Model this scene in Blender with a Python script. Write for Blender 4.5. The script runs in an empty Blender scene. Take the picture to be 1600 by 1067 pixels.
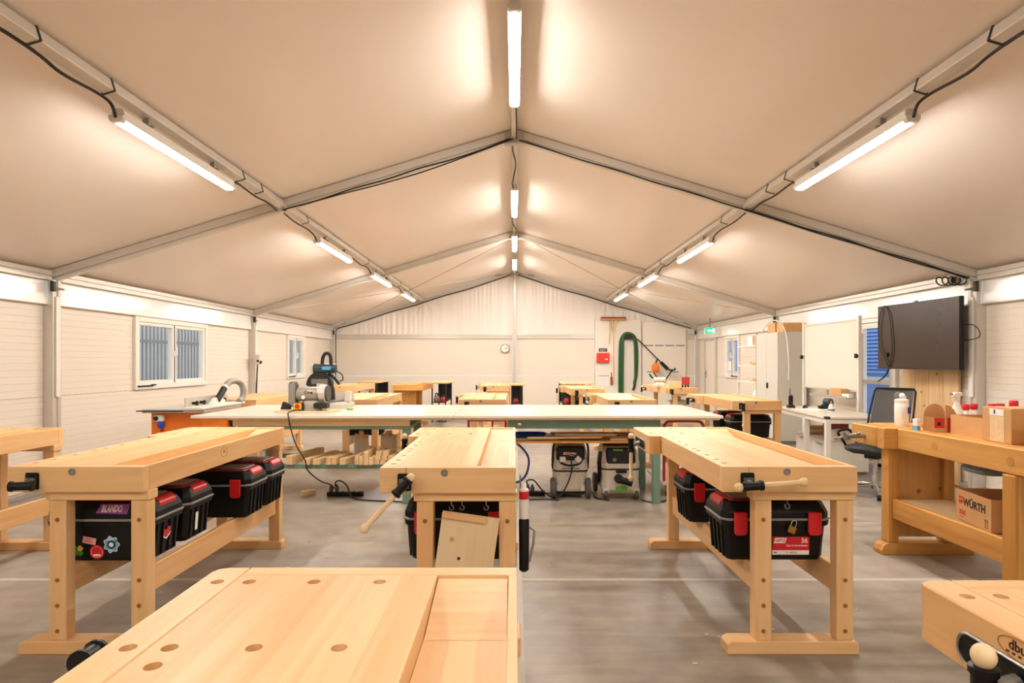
import bpy, bmesh, math, random
from mathutils import Vector, Matrix, Euler

PI = math.pi
RNG = random.Random(11)
scene = bpy.context.scene
COL = scene.collection

# ------------------------------------------------------------------ camera
FPX, CX, CY, EYE = 945.0, 804.0, 566.0, 1.395
cam_data = bpy.data.cameras.new('camera')
cam = bpy.data.objects.new('camera', cam_data)
COL.objects.link(cam)
cam.location = (0, 0, EYE)
cam.rotation_euler = (PI / 2, 0, 0)
cam_data.sensor_width = 36.0
cam_data.lens = FPX * 36.0 / 1600.0
cam_data.shift_x = -(CX - 800.0) / 1600.0
cam_data.shift_y = (CY - 533.5) / 1600.0
cam_data.clip_start = 0.03
cam_data.clip_end = 200
scene.camera = cam

# ------------------------------------------------------------------ world, exposure
LAMP_POWER = 78.0
LAMP_COLOR = (1.0, 0.955, 0.895)
world = bpy.data.worlds.new('overcast_sky')
scene.world = world
world.use_nodes = True
wn = world.node_tree.nodes
wl = world.node_tree.links
wn.clear()
wo = wn.new('ShaderNodeOutputWorld')
wb = wn.new('ShaderNodeBackground')
wb.inputs[0].default_value = (0.80, 0.84, 0.90, 1)
wb.inputs[1].default_value = 0.95
wl.new(wb.outputs[0], wo.inputs[0])
scene.view_settings.view_transform = 'Standard'
scene.view_settings.look = 'None'
scene.view_settings.gamma = 1.0
scene.view_settings.use_curve_mapping = False
scene.view_settings.exposure = 0.85
try:
    scene.cycles.use_light_tree = True
    scene.cycles.max_bounces = 8
    scene.cycles.diffuse_bounces = 5
    scene.cycles.sample_clamp_indirect = 6.0
    scene.cycles.use_denoising = True
except Exception:
    pass


def P(px, py, Y):
    return Vector(((px - CX) * Y / FPX, Y, EYE - (py - CY) * Y / FPX))


# ------------------------------------------------------------------ materials
def lin(c):
    if isinstance(c, str):
        c = c.lstrip('#')
        c = tuple(int(c[i:i + 2], 16) / 255 for i in (0, 2, 4))
        c = tuple(x / 12.92 if x <= 0.04045 else ((x + 0.055) / 1.055) ** 2.4 for x in c)
    return tuple(c) + (1.0,)


def _new(name):
    m = bpy.data.materials.new(name)
    m.use_nodes = True
    nt = m.node_tree
    b = nt.nodes['Principled BSDF']
    return m, nt, b


def mat(name, color, rough=0.5, metal=0.0, noise=0.06, nscale=9.0, bump=0.0, bscale=60.0, emit=None, spec=0.5):
    m, nt, b = _new(name)
    c = lin(color)
    tc = nt.nodes.new('ShaderNodeTexCoord')
    nz = nt.nodes.new('ShaderNodeTexNoise')
    nz.inputs['Scale'].default_value = nscale
    nz.inputs['Detail'].default_value = 4
    nt.links.new(tc.outputs['Object'], nz.inputs['Vector'])
    mx = nt.nodes.new('ShaderNodeMix')
    mx.data_type = 'RGBA'
    mx.inputs[6].default_value = tuple(min(1, x * (1 - noise)) for x in c[:3]) + (1,)
    mx.inputs[7].default_value = tuple(min(1, x * (1 + noise)) for x in c[:3]) + (1,)
    nt.links.new(nz.outputs['Fac'], mx.inputs[0])
    nt.links.new(mx.outputs[2], b.inputs['Base Color'])
    b.inputs['Roughness'].default_value = rough
    b.inputs['Metallic'].default_value = metal
    b.inputs['Specular IOR Level'].default_value = spec
    if bump:
        n2 = nt.nodes.new('ShaderNodeTexNoise')
        n2.inputs['Scale'].default_value = bscale
        nt.links.new(tc.outputs['Object'], n2.inputs['Vector'])
        bp = nt.nodes.new('ShaderNodeBump')
        bp.inputs['Strength'].default_value = bump
        bp.inputs['Distance'].default_value = 0.004
        nt.links.new(n2.outputs['Fac'], bp.inputs['Height'])
        nt.links.new(bp.outputs[0], b.inputs['Normal'])
    if emit:
        b.inputs['Emission Color'].default_value = lin(emit[0])
        b.inputs['Emission Strength'].default_value = emit[1]
    return m


def wood(name, light, dark, axis='y', strip=0.075, rough=0.42, knots=False, contrast=1.0):
    """grain runs along local axis; glued lamellas across it."""
    m, nt, b = _new(name)
    N, L = nt.nodes, nt.links
    tc = N.new('ShaderNodeTexCoord')
    oi = N.new('ShaderNodeObjectInfo')
    sc_ = N.new('ShaderNodeVectorMath'); sc_.operation = 'SCALE'; sc_.inputs['Scale'].default_value = 3.7
    L.new(oi.outputs['Location'], sc_.inputs[0])
    ad = N.new('ShaderNodeVectorMath'); ad.operation = 'ADD'
    L.new(tc.outputs['Object'], ad.inputs[0]); L.new(sc_.outputs[0], ad.inputs[1])
    sep = N.new('ShaderNodeSeparateXYZ'); L.new(tc.outputs['Object'], sep.inputs[0])
    cross = {'x': ('Y', 'Z'), 'y': ('X', 'Z'), 'z': ('X', 'Y')}[axis]
    # lamella id
    dv = N.new('ShaderNodeMath'); dv.operation = 'DIVIDE'; dv.inputs[1].default_value = strip
    L.new(sep.outputs[cross[0]], dv.inputs[0])
    fl = N.new('ShaderNodeMath'); fl.operation = 'FLOOR'; L.new(dv.outputs[0], fl.inputs[0])
    a2 = N.new('ShaderNodeMath'); a2.operation = 'ADD'; L.new(fl.outputs[0], a2.inputs[0]); L.new(oi.outputs['Random'], a2.inputs[1])
    wn_ = N.new('ShaderNodeTexWhiteNoise'); wn_.noise_dimensions = '1D'; L.new(a2.outputs[0], wn_.inputs['W'])
    # shift grain per lamella
    cb = N.new('ShaderNodeCombineXYZ'); L.new(wn_.outputs['Value'], cb.inputs[0]); L.new(wn_.outputs['Value'], cb.inputs[1]); L.new(wn_.outputs['Value'], cb.inputs[2])
    a3 = N.new('ShaderNodeVectorMath'); a3.operation = 'MULTIPLY_ADD'
    L.new(cb.outputs[0], a3.inputs[0]); a3.inputs[1].default_value = (5, 5, 5); L.new(ad.outputs[0], a3.inputs[2])
    mp = N.new('ShaderNodeMapping')
    s = {'x': (1.6, 28, 28), 'y': (28, 1.6, 28), 'z': (28, 28, 1.6)}[axis]
    mp.inputs['Scale'].default_value = s
    L.new(a3.outputs[0], mp.inputs[0])
    nz = N.new('ShaderNodeTexNoise'); nz.inputs['Scale'].default_value = 1.0; nz.inputs['Detail'].default_value = 5; nz.inputs['Distortion'].default_value = 0.6
    L.new(mp.outputs[0], nz.inputs['Vector'])
    mp2 = N.new('ShaderNodeMapping')
    s2 = {'x': (0.9, 7, 7), 'y': (7, 0.9, 7), 'z': (7, 7, 0.9)}[axis]
    mp2.inputs['Scale'].default_value = s2
    L.new(a3.outputs[0], mp2.inputs[0])
    nz2 = N.new('ShaderNodeTexNoise'); nz2.inputs['Scale'].default_value = 1.0; nz2.inputs['Detail'].default_value = 2; nz2.inputs['Distortion'].default_value = 1.2
    L.new(mp2.outputs[0], nz2.inputs['Vector'])
    # combine
    m1 = N.new('ShaderNodeMath'); m1.operation = 'MULTIPLY_ADD'; m1.inputs[1].default_value = 0.45; L.new(nz.outputs['Fac'], m1.inputs[0])
    m0 = N.new('ShaderNodeMath'); m0.operation = 'MULTIPLY'; m0.inputs[1].default_value = 0.40; L.new(nz2.outputs['Fac'], m0.inputs[0])
    L.new(m0.outputs[0], m1.inputs[2])
    m2 = N.new('ShaderNodeMath'); m2.operation = 'MULTIPLY_ADD'; m2.inputs[1].default_value = 0.22; L.new(wn_.outputs['Value'], m2.inputs[0]); L.new(m1.outputs[0], m2.inputs[2])
    rp = N.new('ShaderNodeValToRGB')
    rp.color_ramp.elements[0].position = 0.5 - 0.25 / contrast
    rp.color_ramp.elements[0].color = lin(light)
    rp.color_ramp.elements[1].position = 0.5 + 0.35 / contrast
    rp.color_ramp.elements[1].color = lin(dark)
    L.new(m2.outputs[0], rp.inputs[0])
    out = rp.outputs[0]
    if knots:
        vo = N.new('ShaderNodeTexVoronoi'); vo.inputs['Scale'].default_value = 5.5
        L.new(ad.outputs[0], vo.inputs['Vector'])
        r2 = N.new('ShaderNodeValToRGB')
        r2.color_ramp.elements[0].position = 0.05; r2.color_ramp.elements[0].color = (1, 1, 1, 1)
        r2.color_ramp.elements[1].position = 0.11; r2.color_ramp.elements[1].color = (0, 0, 0, 1)
        L.new(vo.outputs['Distance'], r2.inputs[0])
        mk = N.new('ShaderNodeMix'); mk.data_type = 'RGBA'
        L.new(r2.outputs[0], mk.inputs[0]); L.new(out, mk.inputs[6]); mk.inputs[7].default_value = lin('#8a5a2c')
        out = mk.outputs[2]
    L.new(out, b.inputs['Base Color'])
    b.inputs['Roughness'].default_value = rough
    b.inputs['Specular IOR Level'].default_value = 0.35
    bp = N.new('ShaderNodeBump'); bp.inputs['Strength'].default_value = 0.12; bp.inputs['Distance'].default_value = 0.002
    L.new(nz.outputs['Fac'], bp.inputs['Height']); L.new(bp.outputs[0], b.inputs['Normal'])
    return m


MT = {}
BL, BD = '#F0CD9A', '#D89F60'
for ax in 'xyz':
    MT['beech_' + ax] = wood('beech_' + ax, BL, BD, ax, 0.075)
    MT['old_' + ax] = wood('aged_beech_' + ax, '#DFA95F', '#B87A32', ax, 0.09, rough=0.5, contrast=1.2)
    MT['pine_' + ax] = wood('pine_' + ax, '#EED2A4', '#CDA06A', ax, 0.12, rough=0.6, knots=True)
MT['old_ply'] = wood('aged_plywood', '#DDAE6C', '#C18A45', 'z', 0.4, rough=0.5, knots=True)
MT['turned'] = wood('turned_beech', '#F3DDB2', '#E2BE88', 'z', 0.2, rough=0.4)
MT['ply'] = wood('plywood', '#EED9B2', '#D9BB8A', 'z', 0.3, rough=0.6, knots=True)
MT['osb'] = mat('chipboard', '#E2C79A', 0.7, noise=0.16, nscale=40)
MT['alu'] = mat('aluminium', '#D2CBC0', 0.36, 0.3, noise=0.05, nscale=5)
MT['alu_dark'] = mat('weathered_aluminium', '#B4ADA2', 0.42, 0.3, noise=0.1, nscale=6)
MT['steel'] = mat('steel', '#9A9A98', 0.3, 0.85)
MT['chrome'] = mat('chrome', '#D8D8D8', 0.12, 1.0, noise=0.02)
MT['black'] = mat('black_plastic', '#0d0d0d', 0.42, bump=0.05, spec=0.3)
MT['blackmat'] = mat('black_matt', '#1b1a19', 0.6)
MT['darkmetal'] = mat('dark_metal', '#33332f', 0.35, 0.6)
MT['rubber'] = mat('grey_rubber', '#55524e', 0.7)
MT['red'] = mat('red_plastic', '#D0202A', 0.35)
MT['redpaint'] = mat('red_paint', '#B8202A', 0.3)
MT['green'] = mat('green_steel', '#6C8B78', 0.45, noise=0.08)
MT['white'] = mat('white_laminate', '#E6DAC7', 0.3, noise=0.02)
MT['whiteplastic'] = mat('white_plastic', '#F2EEE6', 0.4, noise=0.02)
MT['whitemetal'] = mat('white_metal', '#EDE8DE', 0.35, noise=0.02)
MT['grey'] = mat('grey_plastic', '#8d8a84', 0.45)
MT['lightgrey'] = mat('light_grey_plastic', '#D6CFC2', 0.45, noise=0.04)
MT['machine'] = mat('grey_machine_paint', '#A49A8C', 0.4, 0.2, noise=0.1)
MT['orange'] = mat('orange_paint', '#F07A1E', 0.4, noise=0.04)
MT['cardboard'] = mat('cardboard', '#CFA06A', 0.8, noise=0.07, nscale=14)
MT['cardboard_in'] = mat('cardboard_inside', '#A8733F', 0.85, noise=0.08)
MT['paper'] = mat('paper', '#F3F0EA', 0.8, noise=0.02)
MT['blue'] = mat('blue_plastic', '#1F4FB8', 0.35)
MT['darkblue'] = mat('blue_hose', '#1d2c7a', 0.4)
MT['teal'] = mat('dark_teal_plastic', '#2c3d49', 0.35)
MT['hose_green'] = mat('green_hose', '#28552A', 0.5)
MT['hose_grey'] = mat('grey_hose', '#9c9488', 0.5)
MT['lime'] = mat('lime_plastic', '#6CB33A', 0.4)
MT['brass'] = mat('brass', '#B98A3A', 0.3, 0.9)
MT['purple'] = mat('purple_sticker', '#9A4FA0', 0.5)
MT['pink'] = mat('pink_sticker', '#EDA7A0', 0.5)
MT['skyblue'] = mat('blue_sticker', '#5BB1E0', 0.5)
MT['leafgreen'] = mat('green_sticker', '#3A8F2F', 0.5)
MT['yellow'] = mat('yellow_plastic', '#F0C020', 0.4)
MT['ink'] = mat('black_ink', '#181512', 0.7, noise=0.01)
MT['redink'] = mat('red_ink', '#C23128', 0.7, noise=0.01)
MT['burn'] = mat('burnt_mark', '#3a1d0b', 0.8, noise=0.05)
MT['burnlight'] = mat('engraved_line', '#a0672e', 0.8, noise=0.05)
MT['screen'] = mat('tv_screen', '#38281c', 0.26, noise=0.03, spec=0.6)
MT['cabinet'] = mat('cabinet_paint', '#CFCCC0', 0.4, noise=0.02)
MT['board'] = mat('whiteboard', '#E3DACC', 0.18, noise=0.01)
MT['redwood'] = mat('red_brown_wood', '#9c4a34', 0.55)
MT['organizer'] = mat('smoked_clear_plastic', '#6b655f', 0.2)
MT['jointfill'] = mat('joint_filler', '#BDB6AA', 0.6, noise=0.12, nscale=20)
MT['shaving'] = mat('wood_shaving', '#E8DCC6', 0.8)
MT['wall'] = mat('wall_panel_paint', '#E9DFCF', 0.42, noise=0.015, nscale=2)
MT['boardpanel'] = mat('board_panel_paint', '#EBE3D6', 0.4, noise=0.015, nscale=2)
MT['band'] = mat('glossy_eave_film', '#F2EEE8', 0.16, noise=0.02, nscale=2, spec=0.9)
MT['gable'] = mat('gable_fabric', '#EEE7DE', 0.36, noise=0.02, nscale=3, spec=0.6)
MT['roof'] = mat('roof_fabric', '#E8DBCF', 0.33, noise=0.025, nscale=1.2, bump=0.05, bscale=3.0, spec=0.55)
MT['pvc'] = mat('white_pvc', '#F0EADF', 0.35, noise=0.02)
MT['blackcable'] = mat('black_cable', '#17140f', 0.5)
MT['fence'] = mat('fence_paint', '#94959a', 0.6)
MT['outwall'] = mat('outdoor_wall', '#cfcbc4', 0.8, noise=0.12, nscale=4)
MT['outground'] = mat('outdoor_paving', '#c2beb6', 0.8, noise=0.1)
MT['outlouvre_daylit'] = mat('outdoor_louvre_daylit', '#86B0F2', 0.5, noise=0.04)  # blue of the daylight is put into the louvre colour
MT['diffuser'] = mat('lamp_diffuser', '#ffffff', 0.4, noise=0.0)
_b = MT['diffuser'].node_tree.nodes['Principled BSDF']
_b.inputs['Emission Color'].default_value = LAMP_COLOR + (1,)
_b.inputs['Emission Strength'].default_value = LAMP_POWER
MT['exitglow'] = mat('exit_sign_face', '#0a8a60', 0.4, emit=('#12a070', 1.2))
MT['exitwhite'] = mat('exit_sign_white', '#ffffff', 0.4, emit=('#e8fff6', 3.0))


def glass_mat():
    m = bpy.data.materials.new('window_glass')
    m.use_nodes = True
    nt = m.node_tree
    nt.nodes.clear()
    o = nt.nodes.new('ShaderNodeOutputMaterial')
    t = nt.nodes.new('ShaderNodeBsdfTransparent'); t.inputs[0].default_value = (0.93, 0.96, 0.97, 1)
    g = nt.nodes.new('ShaderNodeBsdfGlossy'); g.inputs['Roughness'].default_value = 0.03
    f0 = nt.nodes.new('ShaderNodeLayerWeight'); f0.inputs[0].default_value = 0.5
    f1 = nt.nodes.new('ShaderNodeMath'); f1.operation = 'POWER'; f1.inputs[1].default_value = 4.0
    nt.links.new(f0.outputs['Facing'], f1.inputs[0])
    f = nt.nodes.new('ShaderNodeMath'); f.operation = 'MULTIPLY_ADD'; f.inputs[1].default_value = 0.35; f.inputs[2].default_value = 0.02
    nt.links.new(f1.outputs[0], f.inputs[0])
    mx = nt.nodes.new('ShaderNodeMixShader')
    nt.links.new(f.outputs[0], mx.inputs[0]); nt.links.new(t.outputs[0], mx.inputs[1]); nt.links.new(g.outputs[0], mx.inputs[2])
    nt.links.new(mx.outputs[0], o.inputs[0])
    return m


MT['glass'] = glass_mat()


def clear_plastic():
    m, nt, b = _new('clear_wrap_film')
    b.inputs['Base Color'].default_value = (0.9, 0.88, 0.85, 1)
    b.inputs['Roughness'].default_value = 0.15
    b.inputs['Alpha'].default_value = 0.35
    return m


MT['film'] = clear_plastic()


def floor_mat():
    m, nt, b = _new('polished_concrete')
    N, L = nt.nodes, nt.links
    tc = N.new('ShaderNodeTexCoord')
    def noise(scale, detail, vec=None, dist=0.0):
        n = N.new('ShaderNodeTexNoise'); n.inputs['Scale'].default_value = scale; n.inputs['Detail'].default_value = detail
        n.inputs['Distortion'].default_value = dist
        L.new(vec or tc.outputs['Object'], n.inputs['Vector'])
        return n
    n1 = noise(0.55, 6, dist=0.8)
    n2 = noise(5, 8)
    mp = N.new('ShaderNodeMapping'); mp.inputs['Scale'].default_value = (1.2, 9, 1); mp.inputs['Rotation'].default_value = (0, 0, 0.45)
    L.new(tc.outputs['Object'], mp.inputs[0])
    n3 = noise(1.0, 5, mp.outputs[0], 0.7)
    a = N.new('ShaderNodeMath'); a.operation = 'MULTIPLY_ADD'; a.inputs[1].default_value = 0.55
    L.new(n1.outputs['Fac'], a.inputs[0])
    c = N.new('ShaderNodeMath'); c.operation = 'MULTIPLY'; c.inputs[1].default_value = 0.25; L.new(n2.outputs['Fac'], c.inputs[0])
    L.new(c.outputs[0], a.inputs[2])
    d = N.new('ShaderNodeMath'); d.operation = 'MULTIPLY_ADD'; d.inputs[1].default_value = 0.3; L.new(n3.outputs['Fac'], d.inputs[0]); L.new(a.outputs[0], d.inputs[2])
    rp = N.new('ShaderNodeValToRGB')
    rp.color_ramp.elements[0].position = 0.40; rp.color_ramp.elements[0].color = lin('#72685c')
    rp.color_ramp.elements[1].position = 0.68; rp.color_ramp.elements[1].color = lin('#b3a899')
    L.new(d.outputs[0], rp.inputs[0])
    L.new(rp.outputs[0], b.inputs['Base Color'])
    r2 = N.new('ShaderNodeMapRange'); r2.inputs['From Min'].default_value = 0.3; r2.inputs['From Max'].default_value = 0.7
    r2.inputs['To Min'].default_value = 0.28; r2.inputs['To Max'].default_value = 0.50
    L.new(n3.outputs['Fac'], r2.inputs[0]); L.new(r2.outputs[0], b.inputs['Roughness'])
    bp = N.new('ShaderNodeBump'); bp.inputs['Strength'].default_value = 0.08; bp.inputs['Distance'].default_value = 0.004
    L.new(n2.outputs['Fac'], bp.inputs['Height']); L.new(bp.outputs[0], b.inputs['Normal'])
    b.inputs['Specular IOR Level'].default_value = 0.4
    return m


MT['floor'] = floor_mat()


# ------------------------------------------------------------------ mesh builder
class MB:
    def __init__(s):
        s.v, s.f = [], []

    def add(s, vs, fs):
        o = len(s.v)
        s.v += [tuple(v) for v in vs]
        s.f += [tuple(i + o for i in f) for f in fs]
        return s

    def box(s, x0, x1, y0, y1, z0, z1):
        vs = [(x0, y0, z0), (x1, y0, z0), (x1, y1, z0), (x0, y1, z0), (x0, y0, z1), (x1, y0, z1), (x1, y1, z1), (x0, y1, z1)]
        return s.add(vs, [(0, 3, 2, 1), (4, 5, 6, 7), (0, 1, 5, 4), (1, 2, 6, 5), (2, 3, 7, 6), (3, 0, 4, 7)])

    def obox(s, c, size, rot=(0, 0, 0)):
        m = Euler(rot).to_matrix()
        hx, hy, hz = (d / 2 for d in size)
        t = MB().box(-hx, hx, -hy, hy, -hz, hz)
        c = Vector(c)
        return s.add([m @ Vector(v) + c for v in t.v], t.f)

    def beam(s, p0, p1, w, h, up=(0, 0, 1), prof=None):
        """rectangular (or given profile in (side,up)) bar from p0 to p1"""
        p0, p1 = Vector(p0), Vector(p1)
        d = (p1 - p0).normalized()
        side = d.cross(Vector(up)).normalized()
        u = side.cross(d).normalized()
        prof = prof or [(-w / 2, -h / 2), (w / 2, -h / 2), (w / 2, h / 2), (-w / 2, h / 2)]
        n = len(prof)
        vs = [p + side * a + u * b for p in (p0, p1) for a, b in prof]
        fs = [(i, (i + 1) % n, n + (i + 1) % n, n + i) for i in range(n)]
        fs += [tuple(range(n - 1, -1, -1)), tuple(range(n, 2 * n))]
        return s.add(vs, fs)

    def cyl(s, p0, p1, r0, r1=None, n=12, cap=True):
        r1 = r0 if r1 is None else r1
        p0, p1 = Vector(p0), Vector(p1)
        d = (p1 - p0).normalized()
        a = d.orthogonal().normalized()
        b = d.cross(a)
        vs = []
        for p, r in ((p0, r0), (p1, r1)):
            for i in range(n):
                t = 2 * PI * i / n
                vs.append(p + a * (r * math.cos(t)) + b * (r * math.sin(t)))
        fs = [(i, (i + 1) % n, n + (i + 1) % n, n + i) for i in range(n)]
        if cap:
            fs += [tuple(range(n - 1, -1, -1)), tuple(range(n, 2 * n))]
        return s.add(vs, fs)

    def lathe(s, prof, o=(0, 0, 0), axis=(0, 0, 1), n=16):
        o = Vector(o)
        d = Vector(axis).normalized()
        a = d.orthogonal().normalized()
        b = d.cross(a)
        vs, fs = [], []
        for r, z in prof:
            for i in range(n):
                t = 2 * PI * i / n
                vs.append(o + d * z + (a * math.cos(t) + b * math.sin(t)) * max(r, 1e-4))
        for k in range(len(prof) - 1):
            for i in range(n):
                j = (i + 1) % n
                fs.append((k * n + i, k * n + j, (k + 1) * n + j, (k + 1) * n + i))
        fs.append(tuple(range(n - 1, -1, -1)))
        q = (len(prof) - 1) * n
        fs.append(tuple(range(q, q + n)))
        return s.add(vs, fs)

    def sphere(s, c, r, n=12, sq=1.0):
        prof = [(r * math.sin(PI * i / 8), -r * sq * math.cos(PI * i / 8)) for i in range(9)]
        return s.lathe(prof, c, (0, 0, 1), n)

    def tube(s, pts, r, n=6, closed=False):
        pts = [Vector(p) for p in pts]
        m = len(pts)
        tans = []
        for i in range(m):
            if closed:
                t = pts[(i + 1) % m] - pts[i - 1]
            else:
                t = pts[min(i + 1, m - 1)] - pts[max(i - 1, 0)]
            tans.append(t.normalized() if t.length > 1e-9 else Vector((0, 0, 1)))
        a = tans[0].orthogonal().normalized()
        vs = []
        for i in range(m):
            a = (a - tans[i] * a.dot(tans[i]))
            a = a.normalized() if a.length > 1e-6 else tans[i].orthogonal().normalized()
            b = tans[i].cross(a)
            rr = r[i] if isinstance(r, (list, tuple)) else r
            for k in range(n):
                t = 2 * PI * k / n
                vs.append(pts[i] + a * (rr * math.cos(t)) + b * (rr * math.sin(t)))
        fs = []
        for i in range(m if closed else m - 1):
            i2 = (i + 1) % m
            for k in range(n):
                k2 = (k + 1) % n
                fs.append((i * n + k, i * n + k2, i2 * n + k2, i2 * n + k))
        if not closed:
            fs += [tuple(range(n - 1, -1, -1)), tuple(range((m - 1) * n, m * n))]
        return s.add(vs, fs)

    def prism(s, poly, plane='xy', a0=0.0, a1=1.0):
        n = len(poly)
        def m(p, a):
            if plane == 'xy': return (p[0], p[1], a)
            if plane == 'xz': return (p[0], a, p[1])
            return (a, p[0], p[1])
        vs = [m(p, a0) for p in poly] + [m(p, a1) for p in poly]
        fs = [(i, (i + 1) % n, n + (i + 1) % n, n + i) for i in range(n)]
        fs += [tuple(range(n - 1, -1, -1)), tuple(range(n, 2 * n))]
        return s.add(vs, fs)

    def loft(s, secs, o=(0, 0, 0), cap=True):
        """secs: (hx, hy, z, chamfer[, cx, cy]) octagonal rings"""
        vs, fs = [], []
        for q in secs:
            hx, hy, z, c = q[:4]
            cx, cy = (q[4], q[5]) if len(q) > 4 else (0, 0)
            ring = [(-hx + c, -hy), (hx - c, -hy), (hx, -hy + c), (hx, hy - c), (hx - c, hy), (-hx + c, hy), (-hx, hy - c), (-hx, -hy + c)]
            vs += [(x + cx + o[0], y + cy + o[1], z + o[2]) for x, y in ring]
        for k in range(len(secs) - 1):
            for i in range(8):
                j = (i + 1) % 8
                fs.append((k * 8 + i, k * 8 + j, (k + 1) * 8 + j, (k + 1) * 8 + i))
        if cap:
            fs.append(tuple(range(7, -1, -1)))
            q = (len(secs) - 1) * 8
            fs.append(tuple(range(q, q + 8)))
        return s.add(vs, fs)

    def grid(s, fn, nu, nv):
        vs = [fn(i / nu, j / nv) for j in range(nv + 1) for i in range(nu + 1)]
        w = nu + 1
        fs = [(j * w + i, j * w + i + 1, (j + 1) * w + i + 1, (j + 1) * w + i) for j in range(nv) for i in range(nu)]
        return s.add(vs, fs)

    def xform(s, mtx, start=0):
        for i in range(start, len(s.v)):
            s.v[i] = tuple(mtx @ Vector(s.v[i]))
        return s

    def mesh(s, name, bevel=0.0, smooth=None, seg=1):
        me = bpy.data.meshes.new(name)
        me.from_pydata(s.v, [], s.f)
        bm = bmesh.new()
        bm.from_mesh(me)
        bmesh.ops.recalc_face_normals(bm, faces=bm.faces)
        if bevel:
            ed = [e for e in bm.edges if len(e.link_faces) == 2 and e.calc_face_angle(0) > 0.5]
            if ed:
                bmesh.ops.bevel(bm, geom=ed, offset=bevel, segments=seg, affect='EDGES', profile=0.5, clamp_overlap=True)
        bm.to_mesh(me)
        bm.free()
        if smooth is not None:
            me.shade_smooth()
            me.set_sharp_from_angle(angle=math.radians(smooth))
        return me


CACHE = {}


def cached(key, fn):
    if key not in CACHE:
        CACHE[key] = fn()
    return CACHE[key]


def setm(me, m):
    if not me.materials:
        me.materials.append(MT[m] if isinstance(m, str) else m)
    return me


def obj(name, me, m, parent=None, loc=None, rot=None, label=None):
    if isinstance(me, MB):
        me = me.mesh(name)
    setm(me, m)
    o = bpy.data.objects.new(name, me)
    COL.objects.link(o)
    if parent is not None:
        o.parent = parent
    if loc is not None:
        o.location = loc
    if rot is not None:
        o.rotation_euler = rot
    if label:
        o['label'] = label
    return o


def tag(o, label, cat, group=None):
    o['label'] = label
    o['category'] = cat
    if group:
        o['group'] = group
    return o


def thing(name, label, cat, loc=(0, 0, 0), rz=0.0, group=None, rot=None):
    o = bpy.data.objects.new(name, None)
    o.empty_display_size = 0.1
    COL.objects.link(o)
    o.location = loc
    o.rotation_euler = rot or (0, 0, rz)
    return tag(o, label, cat, group)


def struct(name, loc=(0, 0, 0)):
    o = bpy.data.objects.new(name, None)
    COL.objects.link(o)
    o.location = loc
    o['kind'] = 'structure'
    return o


def smoothpath(pts, k=6):
    pts = [Vector(p) for p in pts]
    out = []
    n = len(pts)
    for i in range(n - 1):
        p0, p1, p2, p3 = pts[max(i - 1, 0)], pts[i], pts[i + 1], pts[min(i + 2, n - 1)]
        for j in range(k):
            t = j / k
            out.append(0.5 * ((2 * p1) + (-p0 + p2) * t + (2 * p0 - 5 * p1 + 4 * p2 - p3) * t * t + (-p0 + 3 * p1 - 3 * p2 + p3) * t ** 3))
    out.append(pts[-1])
    return out


def cable(name, pts, r, m='blackcable', n=6, k=6, parent=None):
    return obj(name, MB().tube(smoothpath(pts, k), r, n).mesh(name, smooth=60), m, parent)


def text_mesh(s, size, align='CENTER', shear=0.0, bold=0.0, width=1.0):
    def mk():
        cu = bpy.data.curves.new('txt', 'FONT')
        cu.body = s
        cu.size = size
        cu.align_x = align
        cu.align_y = 'CENTER'
        cu.shear = shear
        cu.offset = bold
        cu.extrude = 0.0004
        cu.resolution_u = 2
        o = bpy.data.objects.new('txt', cu)
        COL.objects.link(o)
        bpy.context.view_layer.update()
        dg = bpy.context.evaluated_depsgraph_get()
        me = bpy.data.meshes.new_from_object(o.evaluated_get(dg))
        bpy.data.objects.remove(o)
        bpy.data.curves.remove(cu)
        me.materials.clear()
        if width != 1.0:
            for v in me.vertices:
                v.co.x *= width
        return me
    return mk()


def lettering(s, size, m, parent, loc, rot=(PI / 2, 0, 0), name='lettering', **kw):
    return obj(name, text_mesh(s, size, **kw), m, parent, loc, rot)


def boolean_cut(me, cutters):
    """me minus a list of vertical cylinders (x,y,z0,z1,r)"""
    c = MB()
    for x, y, z0, z1, r in cutters:
        c.cyl((x, y, z0), (x, y, z1), r, n=20)
    cm = c.mesh('cut')
    a = bpy.data.objects.new('a', me)
    b = bpy.data.objects.new('b', cm)
    COL.objects.link(a); COL.objects.link(b)
    md = a.modifiers.new('b', 'BOOLEAN')
    md.operation = 'DIFFERENCE'
    md.object = b
    md.solver = 'EXACT'
    bpy.context.view_layer.update()
    dg = bpy.context.evaluated_depsgraph_get()
    r = bpy.data.meshes.new_from_object(a.evaluated_get(dg))
    bpy.data.objects.remove(a); bpy.data.objects.remove(b)
    return r
# ================================================================== SHELL OF THE TENT HALL
FR = [-3.47, 1.53, 6.53, 11.53, 16.53]
SL = 0.304


def zr(x):
    return 3.84 - SL * abs(x)


def zf(x):
    return zr(x) + 0.068


floor = struct('floor')
obj('slab', MB().box(-5.2, 5.2, -3.7, 16.8, -0.12, 0.0), 'floor', floor)
for y in (-1.1, 3.88, 8.95, 13.9):
    obj('joint_strip', MB().box(-5.0, 5.0, y - 0.022, y + 0.022, -0.003, 0.0015), 'jointfill', floor)
obj('joint_strip', MB().box(0.018, 0.048, -3.4, 16.5, -0.003, 0.002), 'jointfill', floor)

# outdoors beyond the windows
og = obj('outdoor_ground', MB().box(-40, 40, -20, 45, -0.4, -0.13), 'outground'); og['kind'] = 'structure'
ow = obj('outdoor_wall', MB().box(-9.3, -9.0, 6, 30, -0.13, 2.75), 'outwall'); ow['kind'] = 'structure'

ceiling = struct('ceiling')
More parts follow.
